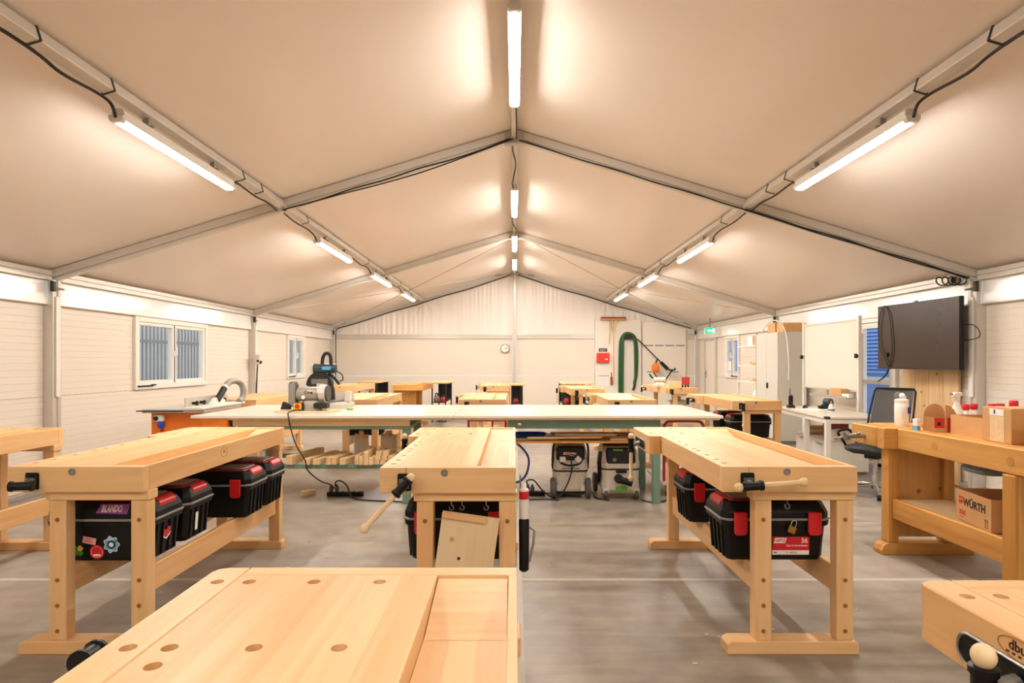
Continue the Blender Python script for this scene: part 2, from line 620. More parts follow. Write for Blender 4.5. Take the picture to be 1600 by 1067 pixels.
# fabric panels
for i in range(4):
    y0, y1 = FR[i], FR[i + 1]
    for sgn in (-1, 1):
        def fn(u, v, y0=y0, y1=y1, sgn=sgn, i=i):
            x = 5.04 * u
            sag = 0.022 * math.sin(PI * v) * abs(math.sin(2 * PI * u)) + 0.004 * math.sin(7 * u + 3 * v + i) * math.sin(PI * v)
            return (sgn * x, y0 + (y1 - y0) * v, zf(x) - sag)
        obj('roof_panel', MB().grid(fn, 40, 20).mesh('roof_panel', smooth=40), 'roof', ceiling)

RPROF = [(-.036, -.058), (.036, -.058), (.036, -.036), (.018, -.035), (.018, -.023), (.036, -.022), (.036, .058),
         (-.036, .058), (-.036, -.022), (-.018, -.023), (-.018, -.035), (-.036, -.036)]
for y in FR:
    for sgn in (-1, 1):
        obj('rafter', MB().beam((0, y, zr(0)), (sgn * 5.03, y, zr(5.03)), 0, 0, (0, 0, 1), RPROF).mesh('rafter'), 'alu', ceiling)
    obj('apex_plate', MB().box(-0.11, 0.11, y - 0.042, y + 0.042, zr(0) - 0.1, zr(0) + 0.03).mesh('apex_plate', bevel=0.01), 'alu_dark', ceiling)
for i in range(4):
    y0, y1 = FR[i] + 0.036, FR[i + 1] - 0.036
    for sgn in (-1, 1):
        up = Vector((sgn * SL, 0, 1)).normalized()
        obj('purlin', MB().beam((sgn * 2.5, y0, zf(2.5) - 0.062), (sgn * 2.5, y1, zf(2.5) - 0.062), 0.075, 0.075, up).mesh('purlin', bevel=0.006), 'alu', ceiling)
        ep = [(-.05, -.05), (.05, -.05), (.05, -.010), (.034, -.009), (.034, .003), (.05, .004), (.05, .05), (-.05, .05), (-.05, .004), (-.034, .003), (-.034, -.009), (-.05, -.010)]
        obj('eave_beam', MB().beam((sgn * 5.0, y0 + .02, 2.325), (sgn * 5.0, y1 - .02, 2.325), 0, 0, (0, 0, 1), ep).mesh('eave_beam'), 'alu', ceiling)
        for yy in (y0 + 0.01, y1 - 0.01):
            obj('purlin_clamp', MB().box(sgn * 2.5 - .05, sgn * 2.5 + .05, yy - .02, yy + .02, zr(2.5) - .045, zr(2.5) + .045).mesh('purlin_clamp', bevel=0.006), 'alu_dark', ceiling)
    obj('ridge_beam', MB().beam((0, y0, zf(0) - 0.06), (0, y1, zf(0) - 0.06), 0.065, 0.09).mesh('ridge_beam', bevel=0.006), 'alu', ceiling)
for sgn in (-1, 1):
    for (a, b) in (((0.08, 11.56, zr(0) - .02), (sgn * 4.9, 16.45, zr(4.9) - .02)), ((sgn * 4.9, 11.6, zr(4.9) - .02), (sgn * 0.1, 16.45, zr(0) - .02))):
        obj('brace_wire', MB().cyl(a, b, 0.006, n=6), 'alu_dark', ceiling)
        ab = Vector(b) - Vector(a)
        p = Vector(a) + ab * 0.93
        obj('turnbuckle', MB().cyl(p - ab.normalized() * .12, p + ab.normalized() * .12, 0.014, n=8), 'steel', ceiling)


# ---------------------------------------------------------------- side walls
def ribbed_panel(y0, y1, z0, z1, sgn, name='wall_panel', parent=None, m='wall', pitch=0.07, depth=0.0035):
    xi, xo = 5.04 * sgn, 5.10 * sgn
    prof = [(xo, z0), (xi, z0)]
    z = z0 + pitch
    while z < z1 - 0.02:
        prof += [(xi, z - 0.005), (xi + sgn * depth, z - 0.001), (xi + sgn * depth, z + 0.001), (xi, z + 0.005)]
        z += pitch
    prof += [(xi, z1), (xo, z1)]
    n = len(prof)
    vs = [(x, y0, z) for x, z in prof] + [(x, y1, z) for x, z in prof]
    fs = [(i, (i + 1) % n, n + (i + 1) % n, n + i) for i in range(n)]
    fs += [tuple(range(n - 1, -1, -1)), tuple(range(n, 2 * n))]
    return obj(name, MB().add(vs, fs).mesh(name), m, parent)


def side_wall(sgn, name, holes):
    w = struct(name)
    for i in range(4):
        y0, y1 = FR[i] + 0.068, FR[i + 1] - 0.068
        obj('base_rail', MB().box(min(sgn * 4.99, sgn * 5.10), max(sgn * 4.99, sgn * 5.10), y0, y1, 0, 0.055).mesh('base_rail', bevel=.004), 'alu_dark', w)
        lows = [h for h in holes if h[0] > y0 and h[1] < y1 and h[2] < 0.5]
        ups = [h for h in holes if h[0] > y0 and h[1] < y1]
        for rows, (z0, z1) in ((lows, (0.06, 1.022)), (ups, (1.028, 2.012))):
            a = y0
            for h in sorted(rows):
                ribbed_panel(a, h[0] - 0.004, z0, z1, sgn, parent=w)
                a = h[1] + 0.004
            ribbed_panel(a, y1, z0, z1, sgn, parent=w)
        # glossy film above the panels, leaning a little into the hall at its foot
        def fn(u, v, y0=y0, y1=y1, sgn=sgn, i=i):
            wob = 0.0015 * math.sin(9 * u + i) * math.sin(PI * v)
            return (sgn * (4.987 + 0.02 * v + wob), y0 + (y1 - y0) * u, 2.016 + 0.262 * v)
        obj('eave_film', MB().grid(fn, 24, 6).mesh('eave_film', smooth=40), 'band', w)
        obj('film_rail', MB().box(min(sgn * 4.985, sgn * 5.10), max(sgn * 4.985, sgn * 5.10), y0, y1, 2.013, 2.024), 'alu', w)
    for y in FR:
        pp = [(-.06, -.06), (.06, -.06), (.06, -.02), (.045, -.015), (.045, .015), (.06, .02), (.06, .06), (-.06, .06), (-.06, .02), (-.045, .015), (-.045, -.015), (-.06, -.02)]
        po = obj('post', MB().prism([(sgn * 5.0 + a, y + b) for a, b in pp], 'xy', 0.012, 2.28).mesh('post'), 'alu', w)
        obj('base_plate', MB().box(sgn * 5.0 - .09, sgn * 5.0 + .09, y - .1, y + .1, 0, 0.012), 'alu_dark', po)
        obj('lock_pin', MB().cyl((sgn * 4.935, y - 0.09, 2.19), (sgn * 4.935, y + 0.09, 2.19), 0.012, n=8), 'steel', po)
        obj('bracket', MB().box(sgn * 4.92 - .022, sgn * 4.92 + .022, y - .10, y - .062, 2.15, 2.26).mesh('bracket', bevel=.005), 'darkmetal', po)
        obj('cover_strip', MB().box(sgn * 4.93 - .008, sgn * 4.93 + .008, y - .03, y + .03, 1.02, 2.1).mesh('cover_strip', bevel=.003), 'pvc', po)
    return w


LWIN = [(7.98, 9.86, 1.03), (13.35, 14.45, 1.03)]
RWIN = [(7.93, 8.86, 0.0), (13.5, 14.4, 1.03), (15.02, 15.92, 0.0)]
wall_left = side_wall(-1, 'wall_left', LWIN)
wall_right = side_wall(1, 'wall_right', RWIN)


def window(name, sgn, y0, y1, z0=1.03, z1=2.01):
    w = struct(name)
    X = lambda a, b: (min(sgn * a, sgn * b), max(sgn * a, sgn * b))
    f = MB()
    xa, xb = X(4.995, 5.10)
    t = 0.07
    f.box(xa, xb, y0, y0 + t, z0, z1).box(xa, xb, y1 - t, y1, z0, z1)
    f.box(xa, xb, y0 + t, y1 - t, z0, z0 + t).box(xa, xb, y0 + t, y1 - t, z1 - t, z1)
    obj('window_frame', f.mesh('window_frame', bevel=.006), 'pvc', w)
    ym = (y0 + y1) / 2
    for k, (a, b) in enumerate(((y0 + t, ym - .008), (ym + .008, y1 - t))):
        s = MB()
        s0, s1 = X(5.015, 5.085)
        q = 0.045
        s.box(s0, s1, a, a + q, z0 + t, z1 - t).box(s0, s1, b - q, b, z0 + t, z1 - t)
        s.box(s0, s1, a + q, b - q, z0 + t, z0 + t + q).box(s0, s1, a + q, b - q, z1 - t - q, z1 - t)
        sh = obj('sash', s.mesh('sash', bevel=.005), 'pvc', w)
        g0, g1 = X(5.045, 5.055)
        obj('pane', MB().box(g0, g1, a + q - .003, b - q + .003, z0 + t + q - .003, z1 - t - q + .003), 'glass', sh)
    gx0, gx1 = X(5.012, 5.09)
    obj('gasket', MB().box(gx0, gx1, ym - .008, ym + .008, z0 + t, z1 - t), 'blackmat', w)
    h = MB().box(*X(4.975, 5.015), ym - .045, ym - .02, (z0 + z1) / 2 - .04, (z0 + z1) / 2 + .04)
    h.box(*X(4.955, 4.98), ym - .045, ym - .02, (z0 + z1) / 2 - .03, (z0 + z1) / 2 + .1)
    obj('window_handle', h.mesh('window_handle', bevel=.005), 'whiteplastic', w)
    st = MB().box(*X(4.975, 4.995), y0 + .03, y0 + .36, z0 + .035, z0 + .055)
    st.box(*X(4.96, 4.995), y0 + .33, y0 + .40, z0 + .045, z0 + .065)
    obj('window_stay', st.mesh('window_stay', bevel=.003), 'blackmat', w)
    return w


window('window_1', -1, 7.98, 9.86)
window('window_2', -1, 13.35, 14.45)
w3 = window('window_3', 1, 13.5, 14.4)
obj('notice_sheet', MB().box(5.030, 5.033, 13.98, 14.25, 1.2, 1.42), 'paper', w3)

# glazed door on the right
d1 = struct('door_1')
f = MB().box(4.99, 5.10, 7.93, 8.0, 0, 2.01).box(4.99, 5.10, 8.79, 8.86, 0, 2.01).box(4.99, 5.10, 8.0, 8.79, 1.95, 2.01)
obj('door_frame', f.mesh('door_frame', bevel=.005), 'pvc', d1)
lf = MB().box(5.01, 5.07, 8.004, 8.09, .01, 1.946).box(5.01, 5.07, 8.70, 8.786, .01, 1.946)
lf.box(5.01, 5.07, 8.09, 8.70, 1.87, 1.946).box(5.01, 5.07, 8.09, 8.70, 1.09, 1.15).box(5.01, 5.07, 8.09, 8.70, .01, .11)
lfo = obj('door_leaf', lf.mesh('door_leaf', bevel=.005), 'pvc', d1)
obj('pane', MB().box(5.036, 5.044, 8.087, 8.703, 1.147, 1.873), 'glass', lfo)
obj('pane', MB().box(5.036, 5.044, 8.087, 8.703, .107, 1.093), 'glass', lfo)
hd = MB().cyl((5.01, 8.045, 1.05), (4.95, 8.045, 1.05), .009, n=8).cyl((4.95, 8.045, 1.05), (4.95, 8.17, 1.05), .009, n=8)
obj('door_handle', hd.mesh('door_handle', smooth=50), 'steel', d1)
# plain door in the far right corner
d2 = struct('door_2')
f = MB().box(4.985, 5.10, 15.02, 15.08, 0, 2.01).box(4.985, 5.10, 15.86, 15.92, 0, 2.01).box(4.985, 5.10, 15.08, 15.86, 1.95, 2.01)
obj('door_frame', f.mesh('door_frame', bevel=.005), 'alu', d2)
obj('door_leaf', MB().box(5.0, 5.045, 15.085, 15.845, .01, 1.945).mesh('door_leaf', bevel=.004), 'wall', d2)
obj('door_gap', MB().box(5.004, 5.09, 15.845, 15.86, .0, 1.95), 'blackmat', d2)
hd = MB().cyl((5.0, 15.78, 1.1), (4.94, 15.78, 1.1), .01, n=8).cyl((4.94, 15.78, 1.1), (4.94, 15.64, 1.1), .01, n=8).box(4.992, 5.0, 15.755, 15.805, 1.0, 1.18)
obj('door_handle', hd.mesh('door_handle', smooth=50), 'steel', d2)

# ---------------------------------------------------------------- back wall
wall_back = struct('wall_back')
for (a, b) in ((-4.935, -0.065), (0.065, 4.935)):
    for (z0, z1) in ((0.06, 1.022), (1.028, 2.03)):
        m = MB()
        prof = [(16.66, z0), (16.60, z0)]
        z = z0 + .07
        while z < z1 - .02:
            prof += [(16.60, z - .004), (16.602, z), (16.60, z + .004)]
            z += .07
        prof += [(16.60, z1), (16.66, z1)]
        m.prism([(p[0], p[1]) for p in prof], 'yz', a, b)
        obj('wall_panel', m.mesh('wall_panel'), 'wall', wall_back)
    obj('base_rail', MB().box(a, b, 16.55, 16.66, 0, .055).mesh('base_rail', bevel=.004), 'alu_dark', wall_back)
    obj('top_rail', MB().box(a, b, 16.575, 16.66, 2.032, 2.165).mesh('top_rail', bevel=.012, seg=2), 'alu', wall_back)
obj('gable_post', MB().box(-.06, .06, 16.44, 16.56, .0, 2.2).mesh('gable_post', bevel=.012), 'alu', wall_back)
obj('gable_post', MB().box(-.035, .035, 16.465, 16.535, 2.2, zr(0) - .06).mesh('gable_post', bevel=.008), 'alu', wall_back)


def gable(u, v):
    x = -5.02 + 10.04 * u
    zt = zr(x) + .03
    z0 = 2.15
    z = z0 + (zt - z0) * v
    h = zt - z0
    w = 0.0
    # hanging folds, strongest at the lower hem and under each purlin end
    a = abs(x)
    w += 0.010 * math.sin(x * 46 + 1.7 * math.sin(x * 5)) * max(0, 1 - abs(a - 3.4) / 1.6) * (1 - v * .6)
    w += 0.008 * math.sin(x * 60 + 2 * math.sin(x * 3)) * math.exp(-((a - 1.0) / .55) ** 2) * (v ** .7)
    ang = math.atan2(a - 2.5, max(.05, zt - z + .05))
    rr = math.hypot(a - 2.5, zt - z)
    w += 0.012 * math.sin(ang * 13) * math.exp(-(rr / .45) ** 2)
    w += 0.004 * math.sin(x * 23)
    return (x, 16.59 + w * min(1, (1 - v) * 8 + .15), z)


obj('gable_fabric', MB().grid(gable, 420, 16).mesh('gable_fabric', smooth=60), 'gable', wall_back)
# entrance end behind the viewer
wall_front = struct('wall_front')
for (a, b) in ((-4.935, -0.0), (0.005, 4.935)):
    for (z0, z1) in ((0.0, 1.022), (1.028, 2.2)):
        obj('wall_panel', MB().box(a, b, -3.62, -3.56, z0, z1).mesh('wall_panel'), 'wall', wall_front)
obj('gable_fabric', MB().prism([(-5.04, 2.2), (5.04, 2.2), (5.04, zf(5.04)), (0, zf(0)), (-5.04, zf(5.04))], 'xz', -3.60, -3.55), 'gable', wall_front)

# ---------------------------------------------------------------- outdoors: fence and louvres
fn_ = thing('picket_fence', 'grey metal picket fence outdoors beyond the left windows', 'fence', (-6.7, 9.0, -0.13))
pm = MB().box(-.011, .011, -.013, .013, 0, 2.38).mesh('picket')
for i in range(96):
    obj('picket', pm, 'fence', fn_, (0, .118 * i, 0))
obj('rail', MB().box(.0125, .045, -.1, 11.4, 1.88, 1.94), 'fence', fn_)
obj('rail', MB().box(.0125, .045, -.1, 11.4, .28, .34), 'fence', fn_)
lw = thing('louvred_container', 'louvred container wall outdoors beyond the glazed door, coloured with blue daylight', 'container', (6.6, 9.2, -0.13))
obj('side_wall', MB().box(.0, .12, 0, 10, 0, 2.6), 'outlouvre_daylit', lw)
sm = MB().prism([(0, 0), (-.05, -.02), (-.05, -.005), (0, .055)], 'xz', 0, 10).mesh('slat')
for i in range(18):
    obj('slat', sm, 'outlouvre_daylit', lw, (-.001, 0, 1.35 + i * .068))
obj('sill_board', MB().box(-.07, -.001, 0, 10, 1.2, 1.26), 'pvc', lw)

# ---------------------------------------------------------------- lamps
hm = MB().prism([(-.047, -.027), (-.041, -.027), (-.041, -.007), (.041, -.007), (.041, -.027), (.047, -.027), (.038, .04), (.02, .052), (-.02, .052), (-.038, .04)], 'xz', -.75, .75).mesh('housing', bevel=.003)  # side lips added to keep direct lamp light off the nearby roof
dprof = [(-.040, -.008), (-.040, -.026), (-.030, -.038), (-.016, -.045), (.016, -.045), (.030, -.038), (.040, -.026), (.040, -.008)]
dm = MB().prism(dprof, 'xz', -.73, .73).mesh('diffuser')
em_ = MB().prism([(-.048, .002), (.048, .002), (.048, -.02), (.036, -.042), (-.036, -.042), (-.048, -.02)], 'xz', -.02, .02).mesh('end_cap', bevel=.004)
km = MB().box(-.02, .02, -.012, .012, .05, .125).box(-.05, .05, -.012, .012, .045, .055).mesh('clip')


def lamp(x, y, zb, label):
    t = thing('tube_lamp', label, 'lamp', (x, y, zb + .045), 0, 'tube lamps under the roof')
    obj('housing', hm, 'lightgrey', t)
    obj('diffuser', dm, 'diffuser', t, (0, 0, -.0005))
    for s in (-1, 1):
        obj('end_cap', em_, 'lightgrey', t, (0, s * .752, 0))
        obj('clip', km, 'steel', t, (0, s * .45, 0))


ORD = ['first', 'second', 'third', 'fourth', 'fifth', 'sixth', 'seventh', 'eighth', 'ninth', 'tenth', 'eleventh', 'twelfth', 'thirteenth', 'fourteenth', 'fifteenth', 'sixteenth', 'seventeenth', 'eighteenth', 'nineteenth', 'twentieth']
for (xs, side, z, ys) in ((0, 'ridge', 3.715, (4.76, 8.95, 11.95, 14.5)), (-2.5, 'left purlin', 2.90, (4.56, 8.42, 11.35, 14.2)), (2.5, 'right purlin', 2.90, (4.56, 8.42, 11.35, 14.2))):
    for k, y in enumerate(ys):
        lamp(xs, y, z, f'unseen tube lamp added below the {side}, {["nearest the camera", "second from the camera", "third from the camera", "farthest, by the gable"][k]}')
for xs, side, z in ((0, 'ridge', 3.715), (-2.5, 'left purlin', 2.90), (2.5, 'right purlin', 2.90)):  # unseen lamps behind the camera, added for more light
    lamp(xs, -0.6, z, f'unseen tube lamp added below the {side} to light the entrance end')

# ---------------------------------------------------------------- cables on the frame
def on_rafter(x, Y, dz):
    return (x, Y, zr(x) + dz)


def run(label, pts, r=.008, cat='cable', group='black cables on the roof frame', n=6, name='roof_cable'):
    o = cable(name, pts, r, n=n)
    return tag(o, label, cat, group)


run('black cable clipped under the near left rafter from apex to purlin', [on_rafter(-.05, 6.48, -.03)] + [on_rafter(-.3 - .36 * i, 6.478, -.058 - .012 * (i % 2)) for i in range(7)] + [(-2.44, 6.46, zr(2.5) - .06)])
run('thin black cable sagging below the near left rafter', [on_rafter(-.02, 6.47, -.05), on_rafter(-.5, 6.47, -.085), on_rafter(-1.0, 6.47, -.11), on_rafter(-1.5, 6.47, -.1), on_rafter(-1.9, 6.475, -.078), on_rafter(-2.3, 6.475, -.07)], .007)
run('black cable running down the near right rafter to the eave', [on_rafter(.05, 6.478, -.05)] + [on_rafter(.3 + .4 * i, 6.478, -.052 - .01 * (i % 2)) for i in range(12)] + [(4.86, 6.46, 2.30)])
run('second black cable along the lower half of the near right rafter', [on_rafter(2.45, 6.46, -.07)] + [on_rafter(2.8 + .45 * i, 6.472, -.07 - .008 * (i % 2)) for i in range(5)] + [(4.84, 6.46, 2.285)], .007)
for sgn, side in ((-1, 'left'), (1, 'right')):
    b = zf(2.5) - .105
    xo = sgn * 2.535
    run(f'black cable tied under the {side} purlin and dropping to its first lamp', [(xo, -2.5, b), (xo, -1, b - .02), (xo, .5, b - .005), (xo, 1.8, b - .035), (xo, 3.05, b - .004), (xo, 3.38, b - .03), (xo, 3.66, b - .012), (xo - sgn * .02, 3.75, b - .03), (xo - sgn * .035, 3.77, b - .07), (xo - sgn * .035, 3.79, b - .115)], .010)
    run(f'black cable under the {side} purlin past its first lamp to the rafter', [(xo - sgn * .035, 5.33, b - .12), (xo, 5.42, b - .06), (xo, 5.52, b - .012), (xo, 5.9, b - .025), (xo, 6.2, b - .01), (xo, 6.45, b - .03)], .009)
    run(f'black cable under the {side} purlin to its second lamp', [(xo, 6.65, b - .01), (xo, 7.0, b - .03), (xo, 7.4, b - .02), (xo - sgn * .03, 7.55, b - .06), (xo - sgn * .035, 7.64, b - .115)], .009)
    run(f'black cable under the {side} purlin to its third lamp', [(xo - sgn * .035, 9.2, b - .11), (xo, 9.4, b - .02), (xo, 10.0, b - .04), (xo, 10.4, b - .015), (xo - sgn * .035, 10.55, b - .11)], .010)
    run(f'black cable under the {side} purlin to its farthest lamp', [(xo - sgn * .035, 12.13, b - .11), (xo, 12.3, b - .02), (xo, 12.9, b - .04), (xo, 13.3, b - .015), (xo - sgn * .035, 13.4, b - .11)], .010)
    run(f'black cable along the {side} side of the gable rafter', [on_rafter(sgn * .1, 16.47, -.03)] + [on_rafter(sgn * (.6 + .7 * i), 16.47, -.05 - .02 * (i % 2)) for i in range(6)] + [(sgn * 4.8, 16.46, zr(4.8) - .06)], .013)
    tm = MB().box(-.043, .043, -.006, .006, -.041, .041).mesh('cable_tie')
    for y in (3.13, 3.71, 5.5, 5.9, 7.2, 10.2, 13.1):
        o = obj('cable_tie', tm, 'blackcable', ceiling, (sgn * 2.5, y, zf(2.5) - .063), (0, sgn * math.atan(SL), 0))
run('black cable on the ridge beam between first lamp and apex', [(.012, 5.53, 3.74), (.015, 5.7, 3.785), (.02, 6.1, 3.80), (.02, 6.45, 3.78)], .008)
run('black cable hanging from the apex to the second ridge lamp', [(-.02, 6.6, 3.76), (-.02, 6.9, 3.80), (.015, 7.3, 3.785), (-.015, 7.8, 3.77), (-.03, 8.0, 3.76), (-.02, 8.17, 3.75)], .009)
run('black cable along the ridge between the farther lamps', [(-.03, 9.75, 3.75), (-.035, 10.4, 3.79), (.03, 10.9, 3.78), (.02, 11.15, 3.75)], .009)
run('black cable down the left gable post in the corner', [(-4.80, 16.46, zr(4.8) - .05), (-4.86, 16.45, 2.2), (-4.86, 16.45, 1.6), (-4.87, 16.45, .9)], .012)
# ================================================================== WORKBENCHES
W_, L_, H_ = 0.64, 1.76, 0.90


def b_slab():
    me = MB().box(0, .455, .0515, L_ - .0515, .78, H_).mesh('top_slab', bevel=.0015)
    cut = [(.045, y, .83, .95, .0145) for y in (.11, .225, .37, .525, .61, .76, .92, 1.07, 1.285)]
    cut += [(x, y, .83, .95, .0145) for y in (L_ - .411, L_ - .096) for x in (.036, .182, .33)]
    return boolean_cut(me, cut)


def b_jaw():
    o, r = -.083, .03
    poly = [(-.002, L_ - .56), (o + r, L_ - .56), (o + .3 * r, L_ - .56 + .3 * r), (o, L_ - .56 + r), (o, L_ - r), (o + .3 * r, L_ - .3 * r), (o + r, L_), (-.002, L_)]
    me = MB().prism(poly, 'xy', .775, H_).mesh('vise_jaw', bevel=.003)
    return boolean_cut(me, [(-.036, L_ - .096, .83, .95, .0145), (-.036, L_ - .411, .83, .95, .0145)])


def b_mesh(key):
    f = {
        'slab': b_slab, 'jaw': b_jaw,
        'cap': lambda: MB().box(.1255, W_, 0, .05, .78, H_).mesh('end_cap', bevel=.0015),
        'cap_far': lambda: MB().box(0, W_, L_ - .05, L_, .78, H_).mesh('end_cap', bevel=.0015),
        'tailjaw': lambda: MB().box(0, .1235, 0, .05, .78, H_).mesh('tail_jaw', bevel=.0015),
        'rim': lambda: MB().box(.62, W_, .0515, L_ - .0515, .78, H_).mesh('tray_rim', bevel=.0015),
        'tray': lambda: MB().box(.456, .619, .052, L_ - .052, .835, .852).mesh('tray_floor'),
        'ramp_far': lambda: MB().prism([(L_ - .0525, .8525), (L_ - .28, .8525), (L_ - .0525, .893)], 'yz', .457, .618).mesh('tray_ramp'),
        'ramp_near': lambda: MB().prism([(.0525, .8525), (.28, .8525), (.0525, .893)], 'yz', .457, .618).mesh('tray_ramp'),
        'leg': lambda: MB().box(0, .08, 0, .065, .062, .735).mesh('leg', bevel=.003),
        'beam': lambda: MB().box(.155, .648, 0, .08, .735, .7795).mesh('crossbeam', bevel=.003),
        'foot': lambda: MB().prism([(.03, 0), (.66, 0), (.66, .05), (.645, .062), (.055, .062), (.03, .045)], 'xz', 0, .095).mesh('foot', bevel=.003),
        'str': lambda: MB().box(0, .03, .105, L_ - .105, .265, .395).mesh('stretcher', bevel=.003),
        'bolt': lambda: MB().lathe([(.0105, 0), (.0105, -.002), (.008, -.0025), (.0075, .003), (.001, .003)], (0, 0, 0), (0, 1, 0), 10).mesh('bolt', smooth=40),
        'dog': lambda: MB().lathe([(.017, 0), (.017, -.003), (.012, -.003), (.0115, .001), (.001, .001)], (0, 0, 0), (0, 1, 0), 16).mesh('dog_stop', smooth=40),
        'plate': lambda: MB().prism([(.085, .792), (.145, .792), (.15, .797), (.15, .868), (.145, .873), (.09, .873), (.085, .868)], 'xz', -.006, -.0005).mesh('vise_plate', bevel=.0015),
        'screw': lambda: MB().cyl((.118, -.006, .83), (.118, -.05, .825), .014, n=10).box(.095, .14, -.02, -.006, .805, .85).mesh('vise_screw', smooth=40),
        'hub': lambda: MB().lathe([(.018, -.05), (.024, -.048), (.024, -.036), (.020, -.034), (.020, .03), (.024, .033), (.024, .046), (.018, .048)], (0, 0, 0), (0, 0, 1), 14).mesh('vise_hub', smooth=40),
        'handle': lambda: MB().lathe([(.004, -.1725), (.0115, -.170), (.017, -.164), (.0202, -.1555), (.0205, -.149), (.018, -.1405), (.0145, -.135), (.0125, -.132), (.0125, .132), (.0145, .135), (.018, .1405), (.0205, .149), (.0202, .1555), (.017, .164), (.0115, .170), (.004, .1725)], (0, 0, 0), (0, 0, 1), 16).mesh('vise_handle', smooth=60),
        'slot': lambda: MB().prism([(L_ - .295 + (.125 if math.cos(t) > 0 else -.125) + .028 * math.cos(t), .822 + .028 * math.sin(t)) for t in [2 * PI * (i + .5) / 20 for i in range(20)]], 'yz', -.0875, -.0835).mesh('slot_plate'),
        'slotrim': lambda: MB().tube([(-.0875, L_ - .295 + (.125 if math.cos(t) > 0 else -.125) + .031 * math.cos(t), .822 + .031 * math.sin(t)) for t in [2 * PI * (i + .5) / 24 for i in range(24)]], .0035, 5, closed=True).mesh('slot_rim', smooth=60),
        'fscrew': lambda: MB().cyl((-.0875, L_ - .288, .820), (-.135, L_ - .288, .806), .016, n=10).mesh('face_vise_screw', smooth=40),
    }[key]
    return cached('b_' + key, f)


def orient(d):
    return Vector((0, 0, 1)).rotation_difference(Vector(d).normalized()).to_euler()


def workbench(label, x, y, tail=None, tail_off=0.0, face=(0, 0, -1), bolts=False, hub_dir=None):
    """tail: direction of the turned handle of the end vise (None = hub only); face: same for the front vise"""
    t = thing('workbench', label, 'workbench', (x, y, 0), 0, 'beech workbenches')
    obj('top_slab', b_mesh('slab'), 'beech_y', t)
    obj('end_cap', b_mesh('cap'), 'beech_x', t)
    obj('end_cap', b_mesh('cap_far'), 'beech_x', t)
    obj('tray_rim', b_mesh('rim'), 'beech_y', t)
    obj('tray_floor', b_mesh('tray'), 'beech_y', t)
    obj('tray_ramp', b_mesh('ramp_far'), 'beech_x', t)
    obj('tray_ramp', b_mesh('ramp_near'), 'beech_x', t)
    for k, (lx, ly) in enumerate(((.168, .035), (.56, .035), (.168, L_ - .10), (.56, L_ - .10))):
        lg = obj('leg', b_mesh('leg'), 'beech_z', t, (lx, ly, 0))
        if bolts and k < 2:
            for z in (.64, .35, .228, .106):
                obj('bolt', b_mesh('bolt'), 'burnlight', lg, (.04, -.0005, z))
    for ly in (.028, L_ - .108):
        obj('crossbeam', b_mesh('beam'), 'beech_x', t, (0, ly, 0))
    for ly in (.02, L_ - .115):
        obj('foot', b_mesh('foot'), 'beech_x', t, (0, ly, 0))
    for lx in (.193, .585):
        obj('stretcher', b_mesh('str'), 'beech_y', t, (lx, 0, 0))
    obj('dog_stop', b_mesh('dog'), 'steel', t, (.305, -.0005, .876), label='round steel insert in the end cap')
    # end vise
    tj = obj('end_vise', b_mesh('tailjaw'), 'beech_x', t)
    obj('vise_plate', b_mesh('plate'), 'black', tj)
    obj('vise_screw', b_mesh('screw'), 'steel', tj)
    hd = Vector(hub_dir or tail or (1, 0, 0)).normalized()
    obj('vise_hub', b_mesh('hub'), 'black', tj, (.118, -.068, .822), orient(hd))
    if tail is not None:
        c = Vector((.118, -.068, .822)) + hd * tail_off
        obj('vise_handle', b_mesh('handle'), 'turned', tj, c, orient(hd))
    # face vise
    fj = obj('face_vise', b_mesh('jaw'), 'beech_y', t)
    sp = obj('slot_plate', b_mesh('slot'), 'black', fj)
    obj('slot_rim', b_mesh('slotrim'), 'steel', fj)
    obj('vise_screw', b_mesh('fscrew'), 'steel', fj)
    c = Vector((-.150, L_ - .288, .800)) if face is not None else Vector((-.150, L_ - .345, .850))
    fd = Vector(face or (0, 0, -1)).normalized()
    fh = obj('vise_hub', b_mesh('hub'), 'black' if face is not None else 'rubber', fj, c, orient(fd if face is not None else (0, 1, 0)))
    if face is None:
        fh.scale = (1.05, 1.05, .5)
    if face is not None:
        obj('vise_handle', b_mesh('handle'), 'turned', fj, c + fd * .084, orient(fd))
    return t


bench_front = workbench('nearest workbench at the bottom of the photo, its top seen from above', -.634, -.30, None, face=None)
wb2 = workbench('nearest workbench in the bottom right corner, only its rounded vise corner showing', .993, -.385, (1, 0, .1), face=(0, 0, -1))
# branded mark burnt into the jaw of the corner bench
jaw = [c for c in wb2.children if c.name.startswith('face_vise')][0]
ring = [(-.0838, L_ - .287 + .050 * math.cos(t), .8745 + .0195 * math.sin(t)) for t in [2 * PI * i / 32 for i in range(32)]]
obj('oval_mark', MB().tube(ring, .0009, 4, closed=True), 'burnlight', jaw)
lettering('dbuk', .026, 'burn', jaw, (-.0834, L_ - .287, .878), (PI / 2, 0, -PI / 2), bold=.0005)
dots = MB()
for k in range(5):
    dots.box(-.0842, -.0832, L_ - .287 - .030 + k * .0135, L_ - .287 - .023 + k * .0135, .862, .8655)
obj('dot_row', dots, 'burn', jaw)

